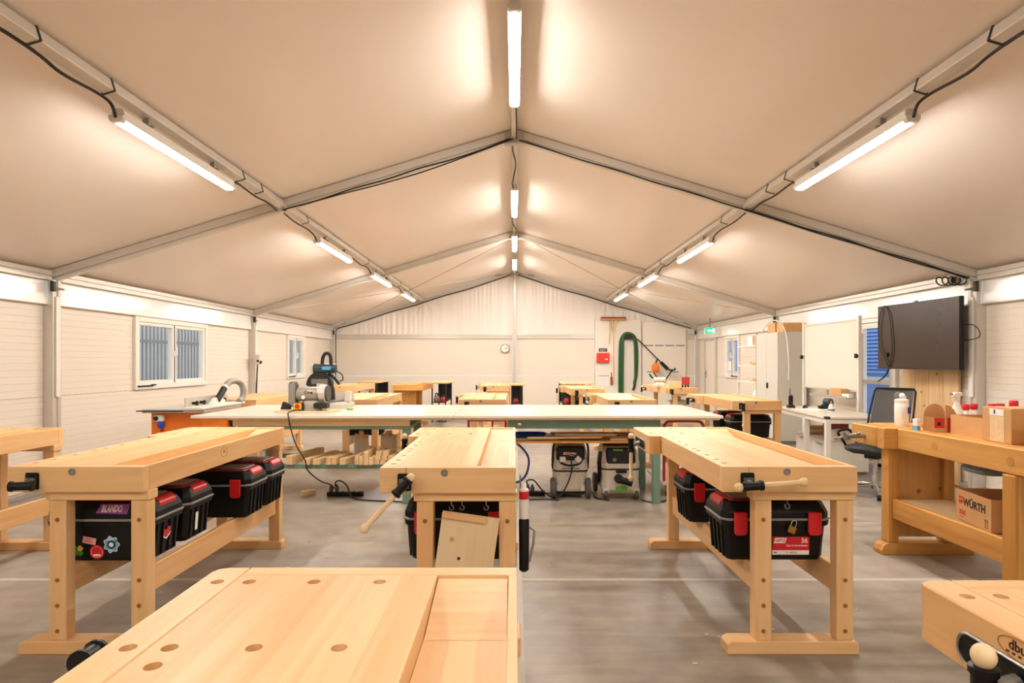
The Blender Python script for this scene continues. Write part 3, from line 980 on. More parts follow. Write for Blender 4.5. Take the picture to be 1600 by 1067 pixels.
wb_left = workbench('workbench on the left with four black toolboxes under it', -2.40, 2.865, None, bolts=True, hub_dir=(-1, -.25, 0))
rim = [c for c in wb_left.children if c.name.startswith('tray_rim')][0]
ring = [(W_ + .0005, .80 + .038 * math.cos(t), .852 + .03 * math.sin(t)) for t in [2 * PI * i / 28 for i in range(28)]]
obj('oval_mark', MB().tube(ring, .001, 4, closed=True), 'burnlight', rim)
lettering('db', .026, 'burnlight', rim, (W_ + .0004, .80, .855), (PI / 2, 0, PI / 2))
workbench('workbench in the middle with its long vise handle hanging down and a plywood board below', -.634, 2.84, (-.105, -.02, -.117), .095, bolts=True)
workbench('workbench right of centre with its vise handle level across the end, padlocked toolbox below', .985, 2.865, (.165, 0, .013), .085, bolts=True)
workbench('workbench cut off by the left edge of the photo', -4.06, 2.83, (1, 0, 0))
workbench('workbench in the back row farthest left, behind the table saw', -4.06, 8.0, (-.1, 0, -.1), .08)
workbench('workbench in the back row just right of the mitre saw', -2.47, 8.05, (.1, 0, -.1), .06)
workbench('workbench behind the long white table nearest the gable post, in front of another', -.755, 8.05, None, hub_dir=(0, 0, 1))
workbench('workbench behind the long white table below the green hose', 1.24, 8.0, None, hub_dir=(0, .2, 1))
workbench('workbench at the right end of the back row with a black crate under it', 2.79, 7.75, (0, 0, -1), .08)
workbench('far workbench below the red box on the wall, its vise handle hanging', 1.04, 11.25, None, hub_dir=(0, 0, 1))
workbench('far workbench under the orange pole saw, a wooden block and red clamps on it', 2.92, 11.7, None, hub_dir=(0, 0, 1))
workbench('far workbench left of the gable post, standing beside a dark tool trolley', -.745, 12.8, None, hub_dir=(0, 0, 1))
workbench('farthest left workbench, its end peeping out right of the mitre saw', -3.95, 12.6, None)


# ------------------------------------------------------------------ old joiner's benches
def old_bench(label, x, y, L, H=.925, W=.68, vise=True, shelf=True):
    NEAR = .50 if L > 1.5 else .2
    t = thing('old_workbench', label, 'workbench', (x, y, 0), 0)
    obj('top_slab', MB().box(.0, W - .19, .02, L - .02, H - .075, H).mesh('top_slab', bevel=.004), 'old_y', t)
    ap = obj('front_apron', MB().box(-.006, .05, 0, L - .40, H - .145, H - .003).mesh('front_apron', bevel=.004), 'old_y', t)
    obj('tray_floor', MB().box(W - .189, W - .021, .02, L - .02, H - .085, H - .065), 'old_y', t)
    obj('tray_rim', MB().box(W - .02, W, .0, L, H - .12, H).mesh('tray_rim', bevel=.003), 'old_y', t)
    for a, b in ((-.001, .019), (L - .019, L + .001)):
        obj('end_cap', MB().box(.055, W - .021, a, b, H - .12, H).mesh('end_cap', bevel=.003), 'old_x', t)
    for yy in (.55, 1.15):
        if yy < L - .45:
            obj('wooden_plug', MB().cyl((-.0075, yy, H - .075), (-.004, yy, H - .075), .026, n=16), 'old_z', ap)
    if vise:
        # shoulder block, gap, then the jaw at the far corner
        obj('shoulder_block', MB().box(-.10, .05, L - .395, L - .31, H - .15, H - .001).mesh('shoulder_block', bevel=.004), 'old_x', t)
        v = obj('face_vise', MB().box(-.10, -.03, L - .30, L + .02, H - .145, H - .001).mesh('face_vise', bevel=.006), 'old_y', t)
        sc = MB()
        sc.cyl((-.10, L - .16, H - .085), (-.22, L - .16, H - .085), .017, n=10).cyl((-.22, L - .16, H - .085), (-.25, L - .16, H - .085), .03, n=10)
        obj('vise_screw', sc.mesh('vise_screw', smooth=40), 'steel', v)
        hb = MB().cyl((-.235, L - .31, H - .05), (-.235, L - .01, H - .12), .009, n=8)
        hb.sphere((-.235, L - .31, H - .05), .014, 8).sphere((-.235, L - .01, H - .12), .014, 8)
        obj('vise_handle', hb.mesh('vise_handle', smooth=60), 'steel', v)
    for k, yy in enumerate((NEAR, L - .32)):
        y0, y1 = yy, yy + .09
        ft = MB().prism([(-.07, 0), (.60, 0), (.60, .075), (.05, .085), (-.03, .085), (-.06, .065), (-.075, .03)], 'xz', y0 - .01, y1 + .01)
        obj('foot', ft.mesh('foot', bevel=.004), 'old_x', t)
        for lx in (-.02, .385):
            obj('leg', MB().box(lx, lx + .075, y0, y1, .086, H - .150 if lx < 0 else H - .095).mesh('leg', bevel=.004), 'old_z', t)
        obj('end_panel', MB().box(.056, .384, y0 + .035, y0 + .06, .12, H - .09), 'old_ply', t)
        obj('crossbeam', MB().box(.06, .50, y0 + .065, y1, H - .15, H - .087).mesh('crossbeam', bevel=.003), 'old_x', t)
    if shelf:
        a, b = NEAR + .095, L - .325
        obj('stretcher', MB().box(.005, .045, a, b, .265, .405).mesh('stretcher', bevel=.004), 'old_y', t)
        obj('stretcher', MB().box(.40, .44, a, b, .265, .405).mesh('stretcher', bevel=.004), 'old_y', t)
        for k in range(3):
            w = .354 / 3
            obj('shelf_board', MB().box(.046 + k * w, .046 + k * w + w - .004, a, b, .375, .4), 'osb', t)
    return t


old_r = old_bench('worn orange-brown workbench at the right edge with cardboard boxes on it', 2.735, 2.78, 1.93)
old_bench('worn orange-brown workbench with a solid end panel far back, left of centre', -2.56, 12.6, 1.4, vise=True, shelf=False)


# ------------------------------------------------------------------ toolboxes
def tb(key):
    def tub():
        m = MB().loft([(.235, .118, 0, .02), (.243, .124, .02, .02), (.258, .136, .205, .02)])
        for s in (-1, 1):
            for yy in (-.085, -.03, .03, .085):
                m.obox((s * .2515, yy, .105), (.014, .016, .19), (0, s * .08, 0))
        for xx in (-.2, -.09, .09, .2):
            m.obox((xx, .131, .10), (.018, .012, .18), (-.065, 0, 0))
        m.loft([(.268, .144, .178, .02), (.272, .148, .205, .02)])
        return m.mesh('tub', bevel=.003)
    f = {
        'tub': tub,
        'rim': lambda: MB().loft([(.276, .150, .205, .03), (.279, .153, .209, .03), (.279, .153, .214, .03), (.276, .150, .217, .03)]).mesh('rim'),
        'lid': lambda: MB().loft([(.272, .147, .217, .03), (.272, .147, .245, .03), (.255, .128, .287, .03), (.250, .124, .296, .03)]).mesh('lid', bevel=.003),
        'grip': lambda: MB().prism([(.248, .262), (.264, .262), (.262, .283), (.243, .304), (.225, .304), (.225, .297), (.240, .296)], 'xz', -.075, .075).mesh('end_grip', bevel=.003),
        'frame': lambda: MB().box(-.222, .222, -.112, .112, .2965, .301).mesh('lid_frame', bevel=.002),
        'cover': lambda: MB().box(-.095, .095, -.095, .095, .3015, .311).mesh('organizer_cover', bevel=.004),
        'latch': lambda: MB().prism([(-.033, .250), (.033, .250), (.033, .150), (.024, .135), (-.024, .135), (-.033, .150)], 'xz', -.166, -.150).mesh('latch', bevel=.004),
    }[key]
    return cached('tb_' + key, f)


def toolbox(label, x, y, z=.3955, rz=0.0, latch=True, group='black toolboxes under the benches'):
    t = thing('toolbox', label, 'toolbox', (x, y, z), rz, group)
    obj('tub', tb('tub'), 'black', t)
    obj('rim', tb('rim'), 'grey', t, label='thin pale rim of the toolbox')
    lid = obj('lid', tb('lid'), 'black', t)
    obj('lid_frame', tb('frame'), 'redpaint', lid)
    for s in (-1, 1):
        obj('organizer_cover', tb('cover'), 'organizer', lid, (s * .11, 0, 0))
        obj('end_grip', tb('grip'), 'red', lid, (0, 0, 0), (0, 0, 0 if s > 0 else PI))
        if latch:
            obj('latch', tb('latch'), 'red', t, (s * .185, 0, 0), label='red latch')
    return t


def sticker(t, name, poly, m, dx, z, tilt=0.0, y=None, th=.0012, lean=.065):
    """flat sticker on the front of a toolbox; poly in local (x,z) metres"""
    y = -(.124 + .012 * (z - .02) / .185) - .0012
    c, s = math.cos(tilt), math.sin(tilt)
    q = [(c * a - s * b, s * a + c * b) for a, b in poly]
    return obj(name, MB().prism(q, 'xz', -th, 0), m, t, (dx, y, z), (lean, 0, 0))


def circ(r, n=24, ry=None):
    return [(r * math.cos(2 * PI * i / n), (ry or r) * math.sin(2 * PI * i / n)) for i in range(n)]


def rect(w, h):
    return [(-w / 2, -h / 2), (w / 2, -h / 2), (w / 2, h / 2), (-w / 2, h / 2)]


b1 = toolbox('toolbox covered in stickers, first under the left workbench', -2.075, 3.165, latch=False)
lid1 = [c for c in b1.children if c.name.startswith('lid')][0]
# ribbon sticker on the sloping lid edge
pst = obj('purple_sticker', MB().prism([(-.07, -.022), (.088, -.026), (.09, .024), (-.055, .024)], 'xz', -.0012, 0), 'purple', lid1, (.055, -.1375, .266), (-.43, 0, 0), label='purple lettered sticker')
lettering('BLANDO', .046, 'paper', lid1, (.062, -.1393, .2655), (PI / 2 - .43, 0, 0), width=.55, bold=.0012)
ps = sticker(b1, 'pink_sticker', rect(.066, .034), 'pink', -.058, .105, -.2, y=-.1295)
lettering('FAST\nCHEAP', .013, 'redink', ps, (0, -.0014, .001), (PI / 2, -.2 + .4, 0))
rs = sticker(b1, 'round_red_sticker', circ(.036), 'red', -.022, .047, y=-.1262)
obj('sticker_ring', MB().tube([(.028 * math.cos(t), -.0016, .028 * math.sin(t)) for t in [2 * PI * i / 24 for i in range(24)]], .0012, 4, closed=True), 'pink', rs)
obj('sticker_band', MB().prism(rect(.036, .010), 'xz', -.002, -.0013), 'paper', rs, (0, 0, -.016))
wavy = [((.037 + .005 * math.cos(7 * t)) * math.cos(t), (.040 + .005 * math.cos(7 * t)) * math.sin(t)) for t in [2 * PI * i / 56 for i in range(56)]]
bs = sticker(b1, 'blue_sticker', wavy, 'paper', .052, .085, y=-.1285)
obj('sticker_print', MB().prism([(a * .9, b * .9) for a, b in wavy], 'xz', -.0018, -.0013), 'skyblue', bs)
obj('sticker_emblem', MB().prism(circ(.021), 'xz', -.0024, -.0019).prism([(.014, .010), (.032, .026), (.026, .012)], 'xz', -.0024, -.0019), 'ink', bs)
obj('sticker_emblem_centre', MB().prism(circ(.012), 'xz', -.0030, -.0025), 'paper', bs)
lettering('AQUA', .013, 'paper', bs, (-.003, -.0022, .028), bold=.0004)
lettering('ECO', .011, 'paper', bs, (0, -.0022, -.030), bold=.0004)
leaf = [(0, 0), (-.004, .006), (-.018, .016), (-.020, .027), (-.012, .034), (-.003, .031), (0, .028)]
cl = None
for k, (m, ang) in enumerate((('leafgreen', PI * .25), ('yellow', -PI * .25), ('leafgreen', PI * .75), ('leafgreen', -PI * .75))):
    c, s = math.cos(ang), math.sin(ang)
    lf2 = [(a * 1.0 + .008, b) for a, b in leaf]
    pet = [(0, .001), (-.012, .012), (-.0135, .024), (-.006, .031), (0, .027), (.006, .031), (.0135, .024), (.012, .012)]
    o = MB().prism([(c * a - s * b, s * a + c * b) for a, b in pet], 'xz', -.0012, 0)
    if cl is None:
        cl = obj('clover_sticker', o, m, b1, (-.118, -.1275, .053), (.065, 0, 0), label='four-leaf clover sticker')
    else:
        obj('clover_leaf', o, m, cl)
es = obj('end_sticker', MB().prism([(-.03, -.012), (0, -.026), (.03, -.006), (.036, .018), (.012, .03), (-.004, .012), (-.026, .022)], 'yz', 0, .0012), 'red', b1, (.2605, -.01, .115), (0, .07, 0), label='torn red and white sticker')
obj('sticker_edge', MB().prism([(-.028, -.02), (0, -.036), (.034, -.012), (.034, -.004), (0, -.028), (-.028, -.014)], 'yz', .0, .0014), 'paper', es)

b2 = toolbox('second toolbox under the left workbench with a pale label on its end', -2.075, 3.49, latch=True)
obj('end_label', MB().box(0, .0012, -.013, .013, -.05, .05), 'paper', b2, (.2655, -.05, .10), (0, .06, 0))
b3 = toolbox('third toolbox under the left workbench with a red latch showing', -1.965, 4.01)
b4 = toolbox('fourth toolbox under the left workbench, nearest its far legs', -1.965, 4.335, group='black toolboxes under the benches')


def red_label(t, dx=.078):
    lb = sticker(t, 'product_label', rect(.185, .092), 'red', dx, .075, y=-.1285)
    obj('label_strip', MB().prism(rect(.185, .022), 'xz', -.0018, -.0013), 'paper', lb, (0, 0, -.035))
    obj('logo_panel', MB().prism([(-.032, -.013), (.025, -.013), (.032, .014), (-.025, .014)], 'xz', -.0018, -.0013), 'paper', lb, (-.054, 0, .026))
    lettering('OPTZ', .019, 'redink', lb, (-.054, -.002, .026), shear=.2, bold=.0006)
    lettering('36', .034, 'paper', lb, (.068, -.0016, .025), bold=.0006)
    lettering('Caja de herramientas', .0125, 'paper', lb, (.030, -.0016, .001), bold=.0002)
    lettering('2  AÑOS', .014, 'ink', lb, (.005, -.0022, -.035))
    hm_ = MB().prism([(-.006, -.004), (0, -.001), (.006, -.004), (.007, .004), (0, .002), (-.007, .004)], 'xz', -.0026, -.0019)
    obj('label_mark', hm_, 'ink', lb, (-.078, 0, -.035))
    return lb


red_label(b3, -.155)
b5 = toolbox('padlocked toolbox with a red label under the workbench right of centre', 1.315, 3.18)
red_label(b5)
b6 = toolbox('toolbox behind the padlocked one, under the same workbench', 1.33, 3.90)
b7 = toolbox('toolbox under the middle workbench, behind the hanging plywood board', -.285, 3.19)
toolbox('toolbox under the rightmost back-row workbench, seen past the white table', 3.14, 8.15, latch=False)
toolbox('second black toolbox deeper under the rightmost back-row workbench', 3.12, 8.62, rz=.05, latch=False)
toolbox('toolbox in the shade under the back-row bench behind the timber offcuts', -2.08, 8.4)
pl = thing('padlock', 'small brass padlock hanging on the front of a toolbox', 'padlock', (1.385, 3.022, .56), rot=(0, .35, 0))
obj('lock_body', MB().box(-.019, .019, -.007, .007, -.018, .016).mesh('lock_body', bevel=.002), 'brass', pl)
obj('shackle', MB().tube([(-.012, 0, .016), (-.012, 0, .036)] + [(.012 * math.cos(t), 0, .036 + .012 * math.sin(t)) for t in [PI - PI * i / 6 for i in range(1, 6)]] + [(.012, 0, .036), (.012, 0, .016)], .0035, 6).mesh('shackle', smooth=60), 'chrome', pl)

# plywood board on hooks below the middle bench
hb = thing('plywood_board', 'pale plywood board hung from a hook between the legs of the middle bench', 'board', (-.215, 2.842, .595), rot=(.02, .14, 0))
obj('panel', MB().box(-.135, .135, -.009, .009, -.40, .085).mesh('panel', bevel=.002), 'ply', hb)
obj('batten', MB().box(-.135, .075, -.024, -.0092, .058, .085).mesh('batten', bevel=.002), 'beech_x', hb)
obj('knot_hole', MB().cyl((-.03, -.0093, -.125), (-.03, -.0096, -.125), .008, n=8), 'burn', hb)
for k, (hx, ht) in enumerate(((-.30, 'left'), (-.25, 'middle'), (-.135, 'right'))):
    pts = [(0, 0, .0), (0, 0, -.02)] + [(.011 * math.sin(t), 0, -.031 + .011 * math.cos(t)) for t in [2 * PI * i / 10 for i in range(1, 9)]]
    o = obj('screw_hook', MB().tube(pts, .0028, 5).mesh('screw_hook', smooth=60), 'steel', None, (hx, 2.875, .7345))
    tag(o, f'small steel screw hook, {ht} of three under the middle bench', 'hook', 'hooks under the middle bench')
o = obj('screw_hook', MB().tube([(0, 0, 0), (0, 0, -.018)] + [(.012 * math.sin(t), 0, -.031 + .012 * math.cos(t)) for t in [2 * PI * i / 10 for i in range(1, 10)]], .003, 5).mesh('screw_hook', smooth=60), 'steel', None, (1.31, 2.905, .7345))
tag(o, 'steel ring hook under the end of the bench right of centre', 'hook')
# cartridge gun hanging beside the right leg of the middle bench
cg = thing('sealant_gun', 'black sealant gun with a red and white cartridge hanging beside the middle bench', 'sealant gun', (.046, 2.95, .375))
obj('barrel', MB().lathe([(.012, 0), (.024, .01), (.026, .25), (.02, .26)], (0, 0, 0), n=14).mesh('barrel', smooth=40), 'black', cg)
ca = obj('cartridge', MB().lathe([(.022, .26), (.0235, .265), (.0235, .40), (.012, .41), (.006, .43)], (0, 0, 0), n=14).mesh('cartridge', smooth=40), 'paper', cg)
obj('cartridge_band', MB().lathe([(.0238, .355), (.024, .356), (.024, .392), (.0238, .393)], (0, 0, 0), n=14).mesh('cartridge_band', smooth=40), 'red', ca)
obj('trigger', MB().tube([(.024, 0, .22), (.05, -.01, .2), (.045, -.01, .14), (.026, 0, .05)], .007, 6).mesh('trigger', smooth=60), 'grey', cg)
obj('hanging_rod', MB().cyl((-.018, 0, .24), (-.018, 0, .47), .004, n=6), 'steel', cg)
# ================================================================== LONG WHITE TABLE AND WHAT STANDS ROUND IT
TZ = .875
tbl = thing('assembly_table', 'very long white-topped table on green steel frames across the middle of the hall', 'table', (-3.15, 5.88, 0))
obj('tabletop', MB().box(0, 2.55, 0, 1.5, .85, TZ).mesh('tabletop', bevel=.002), 'white', tbl)
obj('tabletop', MB().box(2.554, 5.18, 0, 1.5, .85, TZ).mesh('tabletop', bevel=.002), 'white', tbl)
obj('panel_core', MB().box(.35, 5.15, .015, 1.47, .832, .8495).mesh('panel_core'), 'osb', tbl)
obj('wooden_beam', MB().box(.38, 2.12, .06, .10, .768, .8315).mesh('wooden_beam', bevel=.002), 'pine_x', tbl)
obj('wooden_beam', MB().box(.38, 2.12, .76, .80, .768, .8315).mesh('wooden_beam', bevel=.002), 'pine_x', tbl)


def frame(x0, x1, ztop, zb, shelf_z):
    for lx in (x0, x1 - .075):
        for ly in (.07, .74):
            obj('leg', MB().box(lx, lx + .075, ly, ly + .06, 0, zb).mesh('leg', bevel=.006), 'green', tbl)
    for ly in (.065, .745):
        obj('steel_rail', MB().box(x0, x1, ly, ly + .05, zb + .0005, ztop).mesh('steel_rail', bevel=.004), 'green', tbl)
        if shelf_z:
            obj('shelf_rail', MB().box(x0 + .0755, x1 - .0755, ly + .005, ly + .045, shelf_z - .045, shelf_z).mesh('shelf_rail', bevel=.004), 'green', tbl)
    for lx in (x0, x1 - .05):
        obj('cross_rail', MB().box(lx, lx + .05, .1155, .7445, zb + .0005, ztop).mesh('cross_rail', bevel=.004), 'green', tbl)


frame(.42, 2.12, .767, .735, .392)
frame(3.08, 4.585, .831, .742, None)
obj('shelf_board', MB().box(3.156, 4.509, .075, .80, .598, .612).mesh('shelf_board'), 'old_x', tbl)
for lx in (3.1555, 4.4795):
    obj('shelf_bracket', MB().box(lx, lx + .03, .09, .78, .575, .5975), 'green', tbl)
obj('knob', MB().lathe([(.012, 0), (.018, -.006), (.02, -.02), (.010, -.028)], (3.20, .0645, .785), (0, 1, 0), 12).mesh('knob', smooth=40), 'chrome', tbl)

# offcuts on the low shelf: (left px, right px, height px, length, turn)
OFF = [(446, 457, 14, .62, -.20), (473, 484, 9.5, .60, -.2), (488, 499.5, 8.8, .58, -.2), (509, 516.4, 11.5, .40, -.2), (517, 524.5, 11.5, .36, -.2), (530, 540.5, 9.5, .36, -.2),
       (554, 560.5, 15, .35, 0), (561.2, 567.6, 13, .36, 0), (568.2, 575.6, 21, .34, 0), (576.4, 582.8, 12, .35, 0)]
for k, (a, b, h, ln, rz) in enumerate(OFF):
    Yf = 5.915 if k < 7 else 5.90
    xa, xb = (a - CX) * Yf / FPX, (b - CX) * Yf / FPX
    w, hh = xb - xa, h * Yf / FPX
    o = obj('timber_offcut', MB().box(-w / 2, w / 2, 0, ln, 0, hh).mesh('timber_offcut', bevel=.002), 'pine_y', None, ((xa + xb) / 2, Yf + .0, .3925), (0, 0, rz))
    tag(o, f'square timber offcut lying end-on on the green low shelf, {ORD[k]} from the left', 'offcut', 'timber offcuts on the low shelf')
k = 0
for r, n in ((0, 3), (1, 3), (2, 2)):
    for c in range(n):
        w = .058
        x = (588 - CX) * 5.93 / FPX + c * .062 + r * .012
        o = obj('timber_block', MB().box(-w / 2, w / 2, 0, .33 - .03 * r, 0, .042).mesh('timber_block', bevel=.002), 'pine_y', None, (x, 5.93 + .01 * c, .3925 + r * .0425), (0, 0, 0))
        tag(o, f'timber block stacked on the low shelf, {ORD[r]} row from below, {ORD[c]} from left', 'offcut', 'stacked blocks on the low shelf')
for k, (px, py, y, n, rz, lb) in enumerate(((563, 693, 6.40, 5, .35, 'left'), (606, 690, 6.42, 4, -.2, 'right'))):
    zb = .3925
    x = (px - CX) * y / FPX
    t = thing('wrapped_bundle', f'film-wrapped bundle of timber blocks standing on the low shelf, {lb} one of two', 'bundle', (x, y + .05, zb), rz, 'wrapped bundles on the low shelf')
    i = 0
    for a in range(2):
        for b in range(3):
            h = (.24, .27, .23)[b]
            obj('timber_block', MB().box(-.066 + .045 * b, -.024 + .045 * b, -.05 + .05 * a, -.004 + .05 * a, 0, h).mesh('timber_block', bevel=.002), 'pine_z', t)
    obj('wrap_film', MB().loft([(.075, .06, .04, .015), (.078, .063, .13, .02), (.074, .06, .22, .015)], cap=False).mesh('wrap_film', smooth=40), 'film', t)

# scraps on the upper shelf of the right frame
SC = [(.16, 6.1, .55, .07, .018, .06, 'pine_x'), (.50, 6.06, .75, .055, .02, .07, 'pine_x'), (.72, 6.12, .62, .06, .022, -.03, 'beech_x'), (.98, 6.3, .60, .12, .018, .02, 'pine_x'), (.86, 6.42, .95, .14, .018, -.02, 'old_x'), (1.12, 6.08, .32, .06, .022, 0, 'beech_x')]
zz = .6125
for k, (x, y, ln, w, th, rz, m) in enumerate(SC):
    z = zz + (0, .019, .0405, 0, .019, 0)[k]
    o = obj('scrap_board', MB().box(-ln / 2, ln / 2, -w / 2, w / 2, 0, th).mesh('scrap_board', bevel=.001), m, None, (x, y, z), (0, 0, rz))
    tag(o, f'thin scrap board on the shelf above the two vacuum cleaners, {ORD[k]} from the left', 'scrap board', 'scrap boards above the vacuum cleaners')
o = obj('blue_tray', MB().loft([(.14, .09, 0, .05), (.17, .11, .05, .06), (.155, .1, .051, .06), (.13, .08, .012, .05)]).mesh('blue_tray', smooth=35), 'blue', None, (.16, 6.3, .6125))
tag(o, 'blue plastic tray on the shelf at the left of the scrap boards', 'tray')

# ------------------------------------------------------------------ grinder
g = thing('belt_grinder', 'grey belt grinder with a red and yellow switch on the long white table', 'grinder', (-2.13, 6.38, TZ))
obj('base_board', MB().box(-.34, .26, -.16, .16, 0.0, .018).mesh('base_board', bevel=.002), 'ply', g)
obj('pedestal', MB().loft([(.13, .10, .0185, .02), (.11, .085, .08, .02), (.07, .07, .12, .02)]).mesh('pedestal', bevel=.003), 'machine', g)
mo = obj('motor', MB().lathe([(.05, -.16), (.072, -.15), (.078, -.10), (.078, .06), (.07, .075), (.055, .08)], (0, 0, .185), (1, 0, 0), 20).mesh('motor', smooth=40), 'machine', g)
lettering('Ore', .055, 'ink', mo, (-.02, -.0785, .205), bold=.001)
obj('motor_disc', MB().cyl((-.075, -.077, .155), (-.075, -.074, .155), .02, n=12), 'paper', mo)
bx_ = obj('belt_frame', MB().prism([(-.235, .05), (-.165, .05), (-.165, .28), (-.18, .305), (-.22, .305), (-.235, .28)], 'xz', -.05, .04).mesh('belt_frame', bevel=.004), 'grey', g)
obj('abrasive_belt', MB().prism([(-.239, .06), (-.236, .06), (-.236, .28), (-.222, .31), (-.18, .31), (-.162, .28), (-.162, .06), (-.159, .06), (-.159, .282), (-.178, .314), (-.224, .314), (-.239, .282)], 'xz', -.045, .035), 'rubber', bx_)
obj('work_rest', MB().prism([(-.30, .03), (-.20, .03), (-.205, .07), (-.26, .11), (-.275, .11)], 'xz', -.11, -.055).mesh('work_rest', bevel=.003), 'blackmat', g)
wg = obj('wheel_guard', MB().cyl((.085, 0, .19), (.15, 0, .19), .098, n=22).mesh('wheel_guard', bevel=.004, smooth=40), 'lightgrey', g)
obj('grinding_wheel', MB().cyl((.151, 0, .19), (.172, 0, .19), .085, n=22).mesh('grinding_wheel', smooth=40), 'rubber', g)
obj('eye_shield', MB().box(.08, .155, -.12, -.117, .20, .30), 'film', g)
obj('spark_rest', MB().box(.06, .2, -.16, -.06, .045, .10).mesh('spark_rest', bevel=.006), 'blackmat', g)
sw = obj('switch_box', MB().box(-.16, -.055, -.135, -.095, .025, .105).mesh('switch_box', bevel=.008), 'blackmat', g)
obj('switch_face', MB().box(-.152, -.07, -.141, -.1355, .033, .098).mesh('switch_face', bevel=.004), 'yellow', sw)
obj('stop_button', MB().cyl((-.111, -.155, .066), (-.111, -.1415, .066), .024, n=14), 'red', sw)
o = cable('power_lead', [P(462, 641, 6.20), P(453, 643.5, 5.98), P(450, 648, 5.85), P(455, 672, 5.82), P(463, 696, 5.83), P(477, 720, 5.84), P(481, 735, 5.92), P(500, 751, 6.1), P(516, 757, 6.24), P(522, 763, 6.28)], .0065)
tag(o, 'black cord from the belt grinder down to the power strip on the floor', 'cord')

# ------------------------------------------------------------------ mitre saw
ms = thing('mitre_saw', 'mitre saw with raised dark head behind the belt grinder on the white table', 'mitre saw', (-2.12, 6.98, TZ))
obj('base', MB().loft([(.24, .17, 0, .04), (.24, .17, .05, .04), (.2, .14, .07, .04)]).mesh('base', bevel=.004), 'lightgrey', ms)
obj('turntable', MB().cyl((0, -.02, .0705), (0, -.02, .085), .15, n=24), 'steel', ms)
for s in (-1, 1):
    obj('fence', MB().box(.04 if s > 0 else -.26, .26 if s > 0 else -.04, .03, .05, .0715, .175).mesh('fence', bevel=.004), 'lightgrey', ms)
    obj('side_clamp', MB().box(s * .21 - .03, s * .21 + .03, -.08, .02, .0715, .19).mesh('side_clamp', bevel=.006), 'lightgrey', ms)
obj('pivot_arm', MB().tube([(-.02, .10, .06), (-.03, .12, .2), (-.06, .10, .33)], [.045, .04, .035], 8).mesh('pivot_arm', smooth=50), 'darkmetal', ms)
gd = [(-.17, 0)] + [(-.02 + .15 * math.cos(t), .15 * math.sin(t)) for t in [PI - PI * i / 14 for i in range(15)]] + [(.13, 0), (.10, -.03), (-.14, -.03)]
obj('blade_guard', MB().prism([(a - .10, b + .26) for a, b in gd], 'xz', -.05, .02).mesh('blade_guard', bevel=.006), 'blackmat', ms)
obj('saw_blade', MB().cyl((-.12, -.016, .26), (-.12, -.013, .26), .128, n=36), 'steel', ms)
obj('guard_vents', MB().box(-.21, -.02, -.056, -.0505, .27, .33).mesh('guard_vents', bevel=.004), 'steel', ms)
mt = obj('motor', MB().lathe([(.045, -.13), (.055, -.12), (.058, .09), (.05, .125), (.03, .13)], (-.06, -.01, .45), (1, 0, 0), 18).mesh('motor', smooth=40), 'teal', ms)
obj('motor_cap', MB().lathe([(.05, -.165), (.0585, -.15), (.0585, -.131), (.05, -.1305)], (-.06, -.01, .45), (1, 0, 0), 18).mesh('motor_cap', smooth=40), 'lightgrey', mt)
obj('badge', MB().box(-.08, .02, -.071, -.0665, .435, .468), 'skyblue', mt)
obj('handle', MB().tube(smoothpath([(-.10, 0, .49), (-.095, 0, .56), (-.075, 0, .61), (-.04, 0, .625), (-.01, 0, .60), (.0, 0, .55), (0, 0, .49)], 4), .02, 8).mesh('handle', smooth=60), 'blackmat', ms)
obj('front_handle', MB().tube([(-.02, -.01, .39), (.06, -.04, .33), (.11, -.05, .27)], .016, 8).mesh('front_handle', smooth=60), 'black', ms)
obj('motor_cord', MB().tube(smoothpath([(.06, 0, .42), (.12, .02, .38), (.13, .03, .32), (.09, .05, .30)], 5), .007, 6).mesh('motor_cord', smooth=60), 'blackcable', ms)
o = obj('green_knob', MB().lathe([(.035, 0), (.04, .012), (.022, .022)], (0, 0, 0), n=10).mesh('green_knob', smooth=40), 'lime', None, (-1.80, 6.62, TZ))
tag(o, 'small green plastic knob lying on the white table beside the mitre saw', 'knob')

# ------------------------------------------------------------------ table saw
ts = thing('table_saw', 'orange cabinet table saw with a steel top against the left wall', 'table saw', (-3.98, 6.62, 0))
obj('cabinet', MB().box(0, .56, 0, .72, .04, .845).mesh('cabinet', bevel=.008), 'orange', ts)
obj('plinth', MB().box(.03, .53, .03, .69, 0, .0395), 'blackmat', ts)
obj('steel_top', MB().box(-.05, .62, -.08, .82, .8455, .885).mesh('steel_top', bevel=.004), 'alu', ts)
obj('scale_bar', MB().box(-.10, .40, -.105, -.081, .862, .874), 'darkmetal', ts)
obj('sliding_carriage', MB().box(.44, .63, -.14, .9, .8855, .91).mesh('sliding_carriage', bevel=.003), 'whitemetal', ts)
fe = obj('rip_fence', MB().box(.42, .435, -.10, .85, .8855, 1.01).mesh('rip_fence', bevel=.002), 'alu', ts)
for k, yy in enumerate((.04, .2, .52, .68)):
    obj('clamp_knob', MB().cyl((.4355, yy, .945), (.475, yy, .945), .016, n=10).cyl((.475, yy, .945), (.49, yy, .945), .026, n=10), 'black', fe)
hd_ = obj('blade_hood', MB().prism([(.25, .911), (.60, .911), (.60, .95), (.5, .985), (.36, .985)], 'yz', .49, .53).mesh('blade_hood', bevel=.004), 'whitemetal', ts)
obj('hose_socket', MB().cyl((.52, .42, .955), (.52, .58, 1.08), .036, n=12).mesh('hose_socket', smooth=40), 'blackmat', ts)
obj('hose_collar', MB().cyl((.52, .585, 1.084), (.52, .61, 1.10), .042, n=12).mesh('hose_collar', smooth=40), 'whiteplastic', ts)
